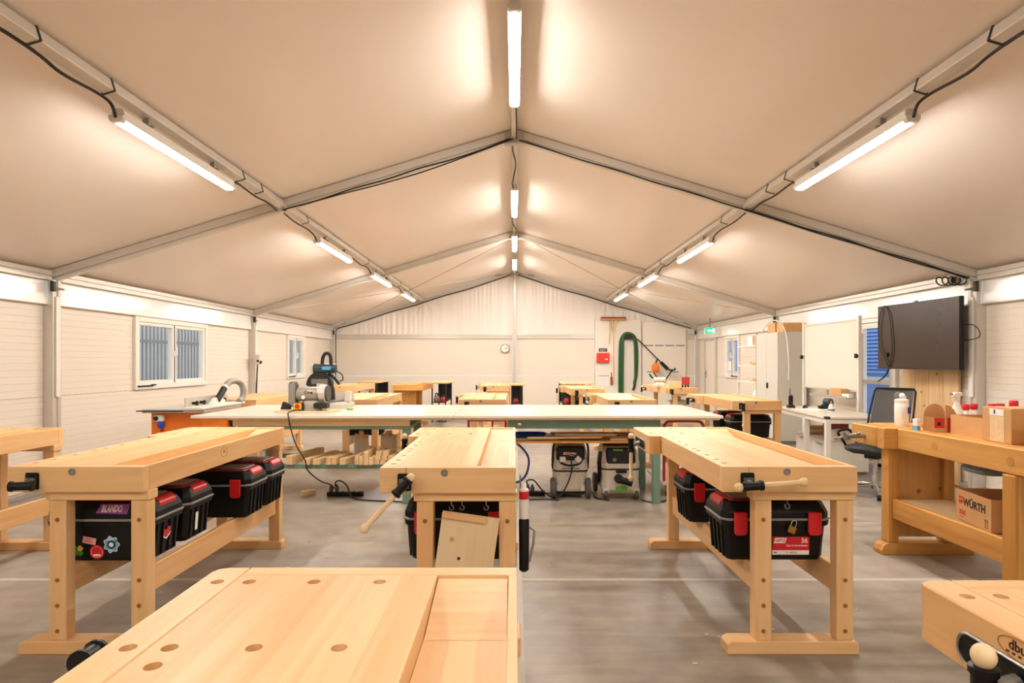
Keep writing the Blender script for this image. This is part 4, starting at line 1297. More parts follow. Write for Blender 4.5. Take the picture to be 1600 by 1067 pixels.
obj('dust_hose', MB().tube(smoothpath([(.52, .61, 1.10), (.53, .70, 1.155), (.555, .82, 1.165), (.585, .90, 1.12), (.60, .92, 1.03), (.60, .88, .95), (.60, .80, .915)], 6), .036, 10).mesh('dust_hose', smooth=60), 'hose_grey', ts)
cs = obj('switch_unit', MB().box(.055, .16, -.05, -.0005, .75, .82).mesh('switch_unit', bevel=.01), 'whiteplastic', ts)
obj('socket_face', MB().cyl((.085, -.058, .785), (.085, -.0505, .785), .026, n=14), 'blackmat', cs)
pg = obj('blue_plug', MB().lathe([(.03, .0), (.034, .01), (.034, .05), (.018, .07)], (.125, -.03, .748), (.05, 0, -1), 12).mesh('blue_plug', smooth=40), 'blue', cs)
obj('red_tag', MB().box(.105, .145, -.004, -.0006, .64, .668), 'redpaint', ts)
obj('side_hose', MB().tube([(.565, .62, .83), (.60, .66, .6), (.60, .66, .2), (.59, .66, .05)], .03, 8).mesh('side_hose', smooth=60), 'blackmat', ts)

# ------------------------------------------------------------------ vacuum cleaners
v1 = thing('vacuum_cleaner', 'light grey workshop vacuum cleaner with coiled cord and white plugs, left of two', 'vacuum cleaner', (.575, 6.20, 0))
obj('lower_body', MB().loft([(.155, .19, .07, .03), (.16, .20, .10, .03), (.168, .21, .235, .03), (.172, .215, .275, .03)], (0, .2, 0)).mesh('lower_body', bevel=.004), 'lightgrey', v1)
obj('seam_band', MB().loft([(.176, .218, .2755, .03), (.176, .218, .29, .03)], (0, .2, 0)), 'blackmat', v1)
up = obj('motor_head', MB().loft([(.174, .216, .2905, .03), (.176, .216, .33, .03), (.168, .19, .47, .03, 0, .02), (.155, .14, .55, .03, 0, .05)], (0, .2, 0)).mesh('motor_head', bevel=.004), 'lightgrey', v1)
obj('cord_bay', MB().obox((0, .032, .455), (.29, .05, .15), (-.2, 0, 0)).mesh('cord_bay', bevel=.015), 'blackmat', up)
for k in range(9):
    obj('vent_slot', MB().box(-.085 + k * .02, -.074 + k * .02, -.0175, -.0155, .302, .318), 'blackmat', up)
co = [(.115 * math.cos(t), -.004 - .006 * (i // 20) - .02 * math.sin(t) * -.4, .395 + .055 * math.sin(t)) for i, t in enumerate([2 * PI * k / 20 for k in range(60)])]
obj('cord_coil', MB().tube(co, .009, 6).mesh('cord_coil', smooth=60), 'blackcable', v1)
for k, (px, rz, ry) in enumerate(((-.085, .1, 0), (.075, .0, .75))):
    obj('white_plug', MB().obox((px, -.03, .405), (.06, .03, .055), (0, ry, rz)).mesh('white_plug', bevel=.005), 'whiteplastic', v1)
obj('red_label', MB().obox((-.01, -.005, .455), (.13, .012, .034), (-.2, .05, 0)).mesh('red_label', bevel=.004), 'paper', v1)
obj('label_print', MB().obox((-.03, -.0125, .457), (.07, .004, .022), (-.2, .05, 0)), 'orange', v1)
obj('push_handle', MB().tube(smoothpath([(-.178, .05, .30), (-.182, .02, .42), (-.172, .0, .55), (-.12, -.005, .59), (.12, -.005, .59), (.172, .0, .55), (.182, .02, .42), (.178, .05, .30)], 4), .012, 8).mesh('push_handle', smooth=60), 'blackmat', v1)
for s in (-1, 1):
    w = obj('wheel', MB().lathe([(.06, -.028), (.098, -.026), (.105, -.012), (.105, .012), (.098, .026), (.06, .028)], (s * .178, .02, .105), (1, 0, 0), 20).mesh('wheel', smooth=40), 'rubber', v1)
    obj('hub_cap', MB().cyl((s * .207, .02, .105), (s * .212, .02, .105), .05, n=14), 'lightgrey', w)
    obj('axle_bracket', MB().box(min(s * .10, s * .145), max(s * .10, s * .145), -.035, .02, .08, .14).mesh('axle_bracket', bevel=.005), 'lightgrey', v1)
for k in range(4):
    obj('screw', MB().cyl((-.12 + k * .08, -.0135, .245), (-.12 + k * .08, -.010, .245), .005, n=6), 'blackmat', v1)
obj('power_cord', MB().tube(smoothpath([(0, -.03, .40), (.01, -.04, .32), (-.02, -.05, .2), (-.08, -.06, .08), (-.14, -.08, .01)], 6), .007, 6).mesh('power_cord', smooth=60), 'blackcable', v1)
obj('under_tray', MB().box(-.14, .14, .02, .38, .035, .0695), 'blackmat', v1)

v2 = thing('vacuum_cleaner', 'light grey workshop vacuum cleaner with a green badge, right of two', 'vacuum cleaner', (1.085, 6.16, 0))
obj('lower_body', MB().loft([(.165, .19, .06, .04), (.195, .22, .10, .05), (.185, .215, .20, .04), (.19, .22, .30, .04)], (0, .21, 0)).mesh('lower_body', bevel=.006), 'lightgrey', v2)
obj('seam_band', MB().loft([(.194, .224, .3005, .04), (.194, .224, .312, .04)], (0, .21, 0)), 'blackmat', v2)
hd2 = obj('motor_head', MB().loft([(.192, .222, .3125, .04), (.194, .222, .36, .04), (.182, .19, .47, .04, 0, .02), (.165, .16, .53, .04, 0, .04)], (0, .21, 0)).mesh('motor_head', bevel=.004), 'lightgrey', v2)
obj('hose_well', MB().obox((0, .022, .435), (.30, .05, .17), (-.25, 0, 0)).mesh('hose_well', bevel=.02), 'blackmat', hd2)
obj('green_strip', MB().obox((-.03, .01, .50), (.10, .01, .016), (-.25, 0, 0)), 'lime', hd2)
obj('rotary_knob', MB().cyl((-.07, -.012, .41), (-.07, -.03, .405), .02, n=12), 'grey', hd2)
obj('hose_bin', MB().loft([(.16, .14, .5305, .03, 0, .04), (.17, .15, .60, .03, 0, .04)], (0, .21, 0)).mesh('hose_bin', bevel=.004), 'blackmat', v2)
obj('latch', MB().box(-.055, .055, -.022, -.0125, .27, .305).mesh('latch', bevel=.004), 'blackmat', v2)
obj('green_badge', MB().prism([(-.055, .085), (.055, .085), (.06, .13), (-.06, .13)], 'xz', -.03, -.0105).mesh('green_badge', bevel=.004), 'lime', v2)
so = obj('hose_socket', MB().cyl((-.03, -.012, .215), (-.03, -.06, .215), .045, n=14).mesh('hose_socket', smooth=40), 'blackmat', v2)
obj('socket_cap', MB().cyl((-.01, -.055, .205), (.10, -.075, .175), .034, n=14).mesh('socket_cap', smooth=40), 'black', so)
for s in (-1, 1):
    w = obj('caster', MB().lathe([(.03, -.022), (.048, -.02), (.052, -.008), (.052, .008), (.048, .02), (.03, .022)], (s * .155, .02, .0525), (1, 0, 0), 16).mesh('caster', smooth=40), 'rubber', v2)
    obj('caster_fork', MB().box(s * .155 - .032, s * .155 + .032, -.015, .05, .06, .115).mesh('caster_fork', bevel=.006), 'lightgrey', w)
    obj('wheel', MB().lathe([(.06, -.02), (.10, -.018), (.106, 0), (.10, .018), (.06, .02)], (s * .215, .38, .106), (1, 0, 0), 18).mesh('wheel', smooth=40), 'rubber', v2)
obj('side_hose', MB().tube(smoothpath([(-.19, .1, .47), (-.21, .08, .38), (-.205, .12, .26), (-.20, .2, .15)], 5), .02, 8).mesh('side_hose', smooth=60), 'blackmat', v2)

# ------------------------------------------------------------------ red trolley
tr = thing('platform_trolley', 'platform trolley with a red tube handle under the right end of the white table', 'trolley', (1.52, 6.22, 0))
obj('platform', MB().box(0, .46, 0, .74, .13, .165).mesh('platform', bevel=.008), 'lightgrey', tr)
hp = smoothpath([(.025, .03, .17), (.025, .03, .4), (.025, .03, .70), (.045, .03, .765), (.10, .03, .785), (.36, .03, .785), (.415, .03, .765), (.435, .03, .70), (.435, .03, .4), (.435, .03, .17)], 4)
obj('push_handle', MB().tube(hp, .015, 8).mesh('push_handle', smooth=60), 'redpaint', tr)
obj('gusset', MB().prism([(.042, .36), (.12, .41), (.042, .45)], 'xz', .026, .034), 'redpaint', tr)
obj('cross_tube', MB().cyl((.036, .03, .43), (.424, .03, .43), .010, n=8), 'redpaint', tr)
for x in (.07, .39):
    for y in (.08, .66):
        c = obj('caster', MB().lathe([(.03, -.016), (.052, -.014), (.055, 0), (.052, .014), (.03, .016)], (x, y, .0555), (1, 0, 0), 14).mesh('caster', smooth=40), 'rubber', tr)
        obj('caster_fork', MB().box(x - .026, x - .0175, y - .02, y + .03, .05, .129).box(x - .0175, x + .0175, y - .02, y + .03, .112, .129).box(x + .0175, x + .026, y - .02, y + .03, .05, .129), 'steel', c)

# red sack truck lying behind the table
st = thing('sack_truck', 'red tubular sack truck seen in the gap below the white table', 'sack truck', (-.58, 7.62, 0))
obj('side_frame', MB().tube([(0, 0, .02), (0, 0, .70), (.05, 0, .76), (.42, 0, .76), (.47, 0, .70), (.47, 0, .02)], .015, 8).mesh('side_frame', smooth=60), 'redpaint', st)
for z in (.25, .5, .66):
    obj('cross_bar', MB().cyl((.016, 0, z), (.454, 0, z), .011, n=8), 'redpaint', st)
obj('centre_bar', MB().cyl((.30, 0, .26), (.30, 0, .745), .010, n=8), 'redpaint', st)
obj('toe_plate', MB().box(0, .47, -.2, -.016, .003, .012), 'steel', st)
for x in (-.045, .515):
    obj('wheel', MB().lathe([(.05, -.02), (.09, -.018), (.1, 0), (.09, .018), (.05, .02)], (x, .06, .10), (1, 0, 0), 16).mesh('wheel', smooth=40), 'rubber', st)

# ------------------------------------------------------------------ power strips, cords, floor bits
def power_strip(label, x, y, ln, n, rz, plugs):
    t = thing('power_strip', label, 'power strip', (x, y, 0), rz)
    obj('body', MB().box(0, ln, -.03, .03, 0, .045).mesh('body', bevel=.006), 'black', t)
    for k in range(n):
        s = obj('socket', MB().cyl((.04 + k * (ln - .08) / (n - 1), 0, .0453), (.04 + k * (ln - .08) / (n - 1), 0, .050), .022, n=12), 'blackmat', t)
    for k in plugs:
        obj('plug', MB().lathe([(.021, .0505), (.022, .08), (.013, .105), (.008, .12)], (.04 + k * (ln - .08) / (n - 1), 0, 0), n=10).mesh('plug', smooth=40), 'rubber', t)
    obj('switch', MB().box(ln - .02, ln - .004, -.012, .012, .0455, .056).mesh('switch', bevel=.003), 'redpaint', t)


power_strip('black power strip on the floor left of the middle bench, two plugs in', -1.955, 6.32, .38, 6, -.05, (0, 1))
power_strip('black power strip on the floor right of the middle bench, near the left vacuum', .10, 6.34, .22, 4, -.06, (0, 1))
for pts, r, lb in (
    ([(-1.875, 6.32, .10), (-1.86, 6.3, .15), (-1.80, 6.27, .165), (-1.72, 6.22, .12), (-1.66, 6.15, .03), (-1.55, 6.1, .009), (-1.2, 6.03, .009), (-.9, 5.98, .009), (-.6, 6.05, .009)], .009, 'black cord looping from the left power strip along the floor'),
    ([(.14, 6.335, .11), (.13, 6.31, .16), (.20, 6.28, .17), (.28, 6.25, .08), (.36, 6.22, .02), (.42, 6.16, .009)], .009, 'black cord from the right power strip to the left vacuum cleaner'),
    ([(.05, 6.24, .008), (.15, 6.12, .008), (.33, 6.13, .008), (.44, 6.08, .008)], .008, 'thin cord on the floor in front of the right power strip'),
    ([(.30, 6.33, .03), (.40, 6.4, .009), (.8, 6.5, .009), (.83, 6.2, .009), (.95, 6.08, .009)], .008, 'black cord on the floor between the two vacuum cleaners'),
    ([(1.28, 6.1, .008), (1.36, 6.0, .008), (1.5, 6.05, .008), (1.56, 6.18, .008)], .008, 'black cord on the floor round the green table leg'),
):
    tag(cable('extension_lead', pts, r * .85), lb, 'cord', 'cords on the floor')
o = cable('air_hose', [(-.15, 6.28, .575), (.0, 6.25, .56), (.09, 6.22, .50), (.145, 6.2, .40), (.125, 6.2, .26), (.06, 6.2, .18), (-.03, 6.22, .15), (-.12, 6.25, .10)], .012, 'darkblue')
tag(o, 'dark blue air hose looping down from the shelf beside the left vacuum', 'hose')
o = obj('wood_offcut', MB().box(-.07, .07, -.03, .03, 0, .05).mesh('wood_offcut', bevel=.002), 'pine_x', None, (-2.17, 6.36, 0), (0, 0, .7))
tag(o, 'small wood offcut alone on the floor left of the power strip', 'offcut')
sh = MB()
rg = random.Random(5)
for i in range(150):
    x, y = rg.uniform(-4.3, 3.6), rg.uniform(1.9, 6.0)
    if i % 3 == 0:
        x, y = rg.gauss(-.9, .8), rg.gauss(4.6, .9)
    L_s, w, a = rg.uniform(.006, .028), rg.uniform(.003, .008), rg.uniform(0, PI)
    sh.obox((x, y, .003), (L_s, w, .003), (0, 0, a))
o = obj('wood_shavings', sh, 'shaving')
o['kind'] = 'stuff'
tag(o, 'pale wood shavings scattered over the concrete floor', 'shavings')
# ================================================================== RIGHT-HAND SIDE
# ---- desk
dk = thing('office_desk', 'white metal-legged desk by the right wall', 'desk', (3.69, 7.17, 0), -.095)
obj('desk_top', MB().box(0, .73, 0, 1.82, .72, .745).mesh('desk_top', bevel=.003), 'white', dk)
for (x, y) in ((0.005, .005), (.005, .66), (.005, 1.755), (.665, .005), (.665, 1.755)):
    lg = obj('leg', MB().box(x, x + .06, y, y + .06, .02, .719).mesh('leg', bevel=.004), 'whitemetal', dk)
    obj('glide', MB().cyl((x + .03, y + .03, 0), (x + .03, y + .03, .0195), .02, n=10), 'black', lg)
obj('corner_cap', MB().box(-.003, .05, -.003, .05, .7465, .75).box(-.003, -.0005, -.003, .05, .722, .7465).box(-.003, .05, -.003, -.0005, .722, .7465), 'blackmat', dk)
for a in ((.0655, .6645, .015, .05), (.0655, .6645, 1.77, 1.805)):
    obj('cross_frame', MB().box(*a, .665, .719).mesh('cross_frame', bevel=.003), 'whitemetal', dk)
obj('side_frame', MB().box(.012, .05, .0655, .6595, .665, .719).mesh('side_frame', bevel=.003), 'whitemetal', dk)
obj('side_frame', MB().box(.012, .05, .7205, 1.7545, .665, .719).mesh('side_frame', bevel=.003), 'whitemetal', dk)


def on_desk(lx, ly, z=.7455):
    c, s = math.cos(-.095), math.sin(-.095)
    return (3.69 + c * lx - s * ly, 7.17 + s * lx + c * ly, z)


rd = thing('two_way_radio', 'black two-way radio standing in its charger on the white desk', 'radio', on_desk(.12, 1.5), -.2)
obj('charger', MB().loft([(.055, .05, 0, .015), (.05, .045, .03, .015), (.03, .03, .045, .01)]).mesh('charger', bevel=.003), 'blackmat', rd)
obj('radio_body', MB().loft([(.027, .017, .0455, .005), (.03, .019, .10, .006), (.028, .018, .17, .006)]).mesh('radio_body', bevel=.003), 'black', rd)
obj('antenna', MB().cyl((-.012, 0, .1705), (-.012, 0, .28), .0065, .005, n=8), 'blackmat', rd)
obj('dial', MB().cyl((.012, 0, .1705), (.012, 0, .188), .008, n=8), 'blackmat', rd)
obj('radio_badge', MB().box(.0, .018, -.0192, -.0185, .075, .09), 'redpaint', rd)
pp = obj('paper_sheets', MB().box(-.14, .14, -.2, .2, 0, .008).mesh('paper_sheets', bevel=.001), 'paper', None, on_desk(.30, 1.12), (0, 0, .3))
tag(pp, 'stack of white paper sheets on the desk next to the radio', 'papers')
td = thing('tape_dispenser', 'black and blue tape dispenser on the white desk behind the papers', 'dispenser', on_desk(.54, 1.36), .4)
obj('base', MB().prism([(-.10, 0), (.11, 0), (.12, .05), (.06, .085), (-.03, .06), (-.10, .03)], 'xz', -.04, .04).mesh('base', bevel=.005), 'blackmat', td)
obj('tape_roll', MB().cyl((.05, -.045, .09), (.05, .045, .09), .055, n=18).mesh('tape_roll', smooth=40), 'teal', td)
obj('cutter', MB().box(-.13, -.08, -.03, .03, .0305, .045), 'darkmetal', td)
kb = thing('stapler', 'black stapler lying on the desk beside the tape dispenser', 'stapler', on_desk(.30, 1.45), .9)
obj('base_plate', MB().box(-.08, .08, -.018, .018, 0, .012).mesh('base_plate', bevel=.002), 'blackmat', kb)
obj('top_arm', MB().prism([(-.08, .0125), (.06, .016), (.08, .03), (.075, .045), (-.08, .035)], 'xz', -.017, .017).mesh('top_arm', bevel=.003), 'black', kb)
gb = thing('glue_bottle', 'white conical glue bottle on the white desk', 'bottle', on_desk(.42, .88))
obj('bottle_body', MB().lathe([(.04, 0), (.042, .01), (.04, .03), (.028, .075), (.014, .10)], n=16).mesh('bottle_body', smooth=50), 'whiteplastic', gb)
obj('nozzle', MB().lathe([(.012, .1005), (.011, .115), (.004, .14)], n=10).mesh('nozzle', smooth=50), 'orange', gb)
obj('label_band', MB().lathe([(.0425, .012), (.0415, .028), (.0412, .0285), (.0418, .0115)], n=16).mesh('label_band'), 'darkblue', gb)

# ---- low white drawer unit under the desk and the things on it
du = thing('drawer_unit', 'low white drawer unit standing under the desk', 'drawer unit', (3.93, 7.55, 0), -.095)
obj('carcass', MB().box(.014, .47, 0, 1.15, .03, .40).mesh('carcass', bevel=.004), 'whitemetal', du)
obj('plinth', MB().box(.03, .45, .03, 1.12, 0, .0295), 'grey', du)
for k in range(2):
    d = obj('drawer', MB().box(0, .0135, .02 + k * .565, .565 + k * .565, .05, .385).mesh('drawer', bevel=.003), 'whiteplastic', du)
    obj('drawer_pull', MB().box(-.012, -.0005, .2 + k * .565, .4 + k * .565, .34, .352).mesh('drawer_pull', bevel=.002), 'grey', d)
for k in range(5):
    o = obj('pine_plank', MB().box(-.21, .21, -.05, .05, 0, .024).mesh('pine_plank', bevel=.002), 'pine_x', None, (4.24 + .01 * (k % 2), 8.38 - .02 * (k % 3), .4005 + k * .0245), (0, 0, .06 * (k % 3 - 1)))
    tag(o, f'short pine plank in the stack under the desk, {ORD[k]} from below', 'plank', 'pine planks under the desk')
rp_ = obj('red_board', MB().box(-.15, .15, -.012, .012, 0, .27).mesh('red_board', bevel=.002), 'redwood', None, (4.26, 8.02, .403), (.05, 0, -.3))
tag(rp_, 'red-brown board standing on the drawer unit under the desk', 'board')
wb_ = obj('white_carton', MB().box(-.12, .12, -.09, .09, 0, .13).mesh('white_carton', bevel=.003), 'paper', None, (4.14, 7.75, .4005), (0, 0, .2))
tag(wb_, 'white carton standing on the drawer unit near the desk leg', 'carton')

# ---- office chair
ch = thing('office_chair', 'black office swivel chair with mesh back and chrome star base', 'chair', (3.79, 6.36, 0), -1.02)
# local +y is towards the back rest
obj('seat', MB().loft([(.20, .19, .44, .08), (.245, .235, .46, .10), (.25, .24, .50, .10), (.21, .2, .525, .10)]).mesh('seat', bevel=.01, smooth=50), 'blackmat', ch)
ring = [(x, .26 + (z - .66) * .32, z) for x, z in [(-.19, .66), (.19, .66), (.22, .70), (.225, .82), (.21, 1.08), (.19, 1.11), (-.19, 1.11), (-.21, 1.08), (-.225, .82), (-.22, .70)]]
bk = obj('backrest_frame', MB().tube(ring, .011, 8, closed=True).mesh('backrest_frame', smooth=60), 'black', ch)
def meshback(u, v):
    x = -.205 + .41 * u
    z = .665 + .44 * v
    return (x * (1 - .06 * v), .26 + (z - .66) * .32 + .02 * math.sin(PI * u) + .0, z)
obj('mesh_back', MB().grid(meshback, 10, 8).mesh('mesh_back', smooth=60), 'rubber', bk)
obj('back_stem', MB().tube([(0, .0, .435), (0, .20, .45), (0, .27, .56), (0, .275, .70)], .02, 8).mesh('back_stem', smooth=60), 'black', ch)
for s in (-1, 1):
    arm = smoothpath([(s * .25, .14, .455), (s * .275, .12, .56), (s * .28, .02, .655), (s * .28, -.10, .665), (s * .28, -.20, .64), (s * .27, -.12, .55), (s * .25, -.06, .455)], 5)
    obj('armrest', MB().tube(arm, .014, 8).mesh('armrest', smooth=60), 'black', ch)
obj('tilt_unit', MB().box(-.07, .07, -.09, .09, .385, .4395).mesh('tilt_unit', bevel=.01), 'blackmat', ch)
obj('gas_column', MB().cyl((0, 0, .22), (0, 0, .385), .018, n=12).cyl((0, 0, .10), (0, 0, .22), .028, n=12).mesh('gas_column', smooth=40), 'chrome', ch)
obj('base_hub', MB().cyl((0, 0, .07), (0, 0, .12), .045, n=14), 'chrome', ch)
for k in range(5):
    a = 2 * PI * k / 5 + .3
    d = Vector((math.cos(a), math.sin(a), 0))
    l = obj('base_leg', MB().tube([d * .04 + Vector((0, 0, .105)), d * .17 + Vector((0, 0, .095)), d * .30 + Vector((0, 0, .07))], [.022, .019, .015], 8).mesh('base_leg', smooth=60), 'chrome', ch)
    n_ = Vector((-d.y, d.x, 0))
    p = d * .305
    obj('caster', MB().cyl(p + n_ * .022 + Vector((0, 0, .027)), p - n_ * .022 + Vector((0, 0, .027)), .027, n=12), 'black', l)

# ---- whiteboard on a stand
wbd = thing('whiteboard', 'large whiteboard on a wheeled stand in front of the glazed door', 'whiteboard', (4.60, 8.1, 0))
obj('board_face', MB().box(-.012, .012, .02, 1.45, 1.02, 1.955).mesh('board_face'), 'board', wbd)
for (a, b, c, d) in ((0, 1.47, .995, 1.0195), (0, 1.47, 1.9555, 1.98)):
    obj('edge_frame', MB().box(-.018, .018, a, b, c, d).mesh('edge_frame', bevel=.003), 'alu', wbd)
for (a, b) in ((0, .0195), (1.4505, 1.47)):
    obj('edge_frame', MB().box(-.018, .018, a, b, 1.0196, 1.9554).mesh('edge_frame', bevel=.003), 'alu', wbd)
for y in (-.05, 1.48):
    p = obj('stand_post', MB().box(-.025, .025, y, y + .04, .07, 2.02).mesh('stand_post', bevel=.004), 'whitemetal', wbd)
    obj('clamp_knob', MB().lathe([(.01, 0), (.03, .008), (.033, .03), (.02, .036)], (-.0255, y + .02, 1.48), (-1, 0, 0), 12).mesh('clamp_knob', smooth=40), 'black', p)
    f_ = obj('stand_foot', MB().box(-.11, .30, y, y + .04, .045, .0695).mesh('stand_foot', bevel=.004), 'whitemetal', wbd)
    for x in (-.085, .27):
        obj('caster', MB().cyl((x, y + .008, .0225), (x, y + .032, .0225), .0225, n=10), 'black', f_)
obj('pen_tray', MB().box(-.16, .02, -.01, 1.0, .90, .915).box(-.165, -.158, -.01, 1.0, .90, .935).mesh('pen_tray', bevel=.002), 'alu_dark', wbd)
obj('tray_support', MB().box(.0, .02, .1, .14, .9155, .9945).box(.0, .02, .8, .84, .9155, .9945), 'alu_dark', wbd)
cbx = obj('cardboard_block', MB().box(-.05, .05, -.13, .13, 0, .115).mesh('cardboard_block', bevel=.003), 'cardboard', None, (4.515, 8.42, .9155), (0, 0, .05))
tag(cbx, 'small cardboard box standing on the whiteboard pen tray', 'carton')
er = obj('board_eraser', MB().box(-.03, .03, -.08, .08, 0, .05).mesh('board_eraser', bevel=.005), 'whiteplastic', None, (4.51, 8.2, .9155), (0, 0, .1))
tag(er, 'white board eraser on the whiteboard pen tray', 'eraser')

# ---- tall cabinet
cb = thing('steel_cabinet', 'tall pale grey steel cabinet against the right wall', 'cabinet', (4.45, 10.23, 0))
obj('carcass', MB().box(.014, .45, 0, .90, .06, 1.91).mesh('carcass', bevel=.004), 'cabinet', cb)
obj('plinth', MB().box(.03, .44, .02, .88, 0, .0595), 'grey', cb)
for k in range(2):
    d = obj('door', MB().box(0, .0135, .004 + k * .449, .447 + k * .449, .07, 1.90).mesh('door', bevel=.003), 'cabinet', cb)
    if k == 0:
        h = obj('door_handle', MB().loft([(.008, .018, -.05, .006), (.012, .022, 0, .006), (.008, .018, .05, .006)], (-.012, .40, .99)).mesh('door_handle', smooth=40), 'black', d)
for k, (y, w, h, lb) in enumerate(((10.62, .30, .17, 'far, paler'), (10.26, .26, .16, 'near'))):
    t = thing('carton', f'brown carton on top of the steel cabinet, {lb} one of two', 'carton', (4.56, y - .03 * (k == 0) - .0 , 1.9105), 0, 'cartons on the cabinet')
    obj('box_body', MB().box(0, .33, 0, w, 0, h).mesh('box_body', bevel=.003), 'cardboard', t)
    obj('packing_tape', MB().box(-.001, .331, w / 2 - .025, w / 2 + .025, h + .0003, h + .0012), 'lightgrey', t)
o = cable('bent_tube', [(4.50, 11.0, 1.922), (4.52, 10.92, 2.03), (4.54, 10.72, 2.12), (4.54, 10.45, 2.11), (4.55, 10.25, 2.0), (4.565, 10.16, 1.85), (4.58, 10.13, 1.6), (4.60, 10.14, 1.3), (4.60, 10.16, 1.1)], .011, 'pvc')
tag(o, 'pale flexible tube arching over the steel cabinet and down its side', 'tube')

# ---- shelf rack
rk = thing('shelf_rack', 'narrow white shelf rack with wood pieces beside the steel cabinet', 'shelf', (4.52, 11.3, 0))
for x in (0, .36):
    for y in (0, .93):
        obj('upright', MB().box(x, x + .035, y, y + .035, 0, 1.93).mesh('upright', bevel=.002), 'alu_dark' if y == 0 else 'whitemetal', rk)
for z in (.15, .60, 1.0, 1.31, 1.69):
    obj('shelf_board', MB().box(-.005, .40, .0355, .9295, z, z + .028).mesh('shelf_board', bevel=.002), 'whitemetal', rk)
for k, (z, n) in enumerate(((1.0285, 5), (1.3385, 6))):
    for i in range(n):
        o = obj('wood_piece', MB().box(-.12, .12, -.05, .05, 0, .03).mesh('wood_piece', bevel=.002), 'old_x' if i % 2 else 'pine_x', None, (4.71 + .01 * (i % 2), 11.48 + .14 * (i % 3), z + .031 * (i // 3)), (0, 0, .2 * (i % 3 - 1)))
        tag(o, f'wood scrap on the {"lower" if k == 0 else "middle"} shelf of the white rack, {ORD[i]} in the heap', 'wood piece', 'wood scraps on the rack')
for k, (y, m, lb) in enumerate(((11.45, 'cardboard', 'brown'), (11.75, 'paper', 'white'))):
    o = obj('carton', MB().box(-.13, .13, -.12, .12, 0, .18).mesh('carton', bevel=.003), m, None, (4.70, y, 1.7185))
    tag(o, f'{lb} carton on the upper shelf of the white rack', 'carton')
o = obj('plastic_bag', MB().sphere((0, 0, .13), .13, 10, 1.0).mesh('plastic_bag', smooth=60), 'paper', None, (4.70, 11.6, .6285))
tag(o, 'white bag on the rack shelf below the wood scraps', 'bag')

# ---- television
tv = thing('television', 'large dark flat television on a wall arm', 'television', (4.735, 7.11, 1.71), .0857)
obj('screen', MB().box(-.030, -.024, -.635, .635, -.385, .39), 'screen', tv)
obj('bezel', MB().box(-.0235, .022, -.645, .645, -.397, .397).mesh('bezel', bevel=.004), 'black', tv)
obj('lower_rim', MB().box(-.032, -.0238, -.645, .645, -.397, -.3855), 'blackmat', tv)
obj('back_cover', MB().box(.0225, .06, -.42, .42, -.3, .25).mesh('back_cover', bevel=.01), 'blackmat', tv)
obj('sensor', MB().box(-.03, .0, -.02, .02, .3975, .41).mesh('sensor', bevel=.003), 'black', tv)
wa = obj('wall_arm', MB().box(.061, .225, -.05, .05, -.08, .08).mesh('wall_arm', bevel=.006), 'darkmetal', tv)
obj('wall_plate', MB().box(.2605, .275, -.62, -.45, .23, .37), 'darkmetal', tv)
obj('tv_cable', MB().tube(smoothpath([(-.036, .53, .385), (-.05, .56, .3), (-.05, .60, .1), (-.05, .56, -.15), (-.05, .45, -.32), (-.045, .42, -.41), (-.04, .5, -.5), (-.04, .62, -.56), (-.04, .55, -.52), (-.045, .45, -.44), (-.045, .36, -.2), (-.045, .38, .1), (-.045, .42, .3), (-.04, .50, .4)], 5), .006, 6).mesh('tv_cable', smooth=60), 'blackcable', tv)
obj('side_cable', MB().tube(smoothpath([(.05, -.55, .1), (.10, -.68, .08), (.12, -.73, .0), (.10, -.72, -.06), (.05, -.55, -.08)], 5), .005, 6).mesh('side_cable', smooth=60), 'blackcable', tv)
obj('cable_boss', MB().cyl((-.05, .47, -.22), (-.0305, .47, -.22), .03, n=12), 'black', tv)
pyl = thing('mounting_panel', 'tall knotty pine panel fixed to the right wall below the television', 'panel', (4.975, 6.78, .0))
for k in range(4):
    obj('plank', MB().box(0, .03, .002 + .245 * k, .243 + .245 * k, .01, 2.0).mesh('plank', bevel=.002), 'pine_z', pyl)

# ---- exit sign
ex = thing('exit_sign', 'small lit green and white exit sign high in the far right corner', 'sign', (4.72, 14.6, 2.16))
obj('sign_box', MB().box(-.13, .13, 0, .05, -.075, .075).mesh('sign_box', bevel=.004), 'whiteplastic', ex)
obj('sign_face', MB().box(-.12, .12, -.004, -.0005, -.065, .065), 'exitglow', ex)
ar = MB().prism([(-.02, .03), (-.02, .012), (.05, .012), (.05, -.012), (-.02, -.012), (-.02, -.03), (-.075, 0)], 'xz', -.0065, -.0045)
obj('arrow', ar, 'exitwhite', ex)
obj('door_symbol', MB().box(.065, .1, -.0065, -.0045, -.045, .045), 'exitwhite', ex)
obj('hanger', MB().box(-.01, .01, .015, .035, .0755, zf(4.72) - 2.16 - .012), 'steel', ex)

# ---- cable coil at the eave
t_ = []
for i in range(60):
    a = 2 * PI * i / 15
    t_.append((4.80 + .035 * math.sin(a * .26) + .02 * math.cos(a), 6.62 + .004 * i, 2.20 + .075 * math.sin(a)))
o = obj('cable_coil', MB().tube([(4.66 + .0040 * i + .05 * math.cos(2 * PI * i / 14), 6.66 - .001 * i, 2.285 + .045 * math.sin(2 * PI * i / 14)) for i in range(64)], .008, 6).mesh('cable_coil', smooth=60), 'blackcable')
tag(o, 'bundle of coiled black cable hung under the eave above the television', 'cable')
jb = thing('junction_box', 'grey junction box hung with the coiled cable above the television', 'box', (4.904, 6.78, 2.31))
obj('housing', MB().box(-.045, .045, -.03, .03, -.05, .05).mesh('housing', bevel=.006), 'lightgrey', jb)
obj('socket_lid', MB().cyl((-.01, -.036, 0), (-.01, -.0305, 0), .03, n=14), 'blackmat', jb)

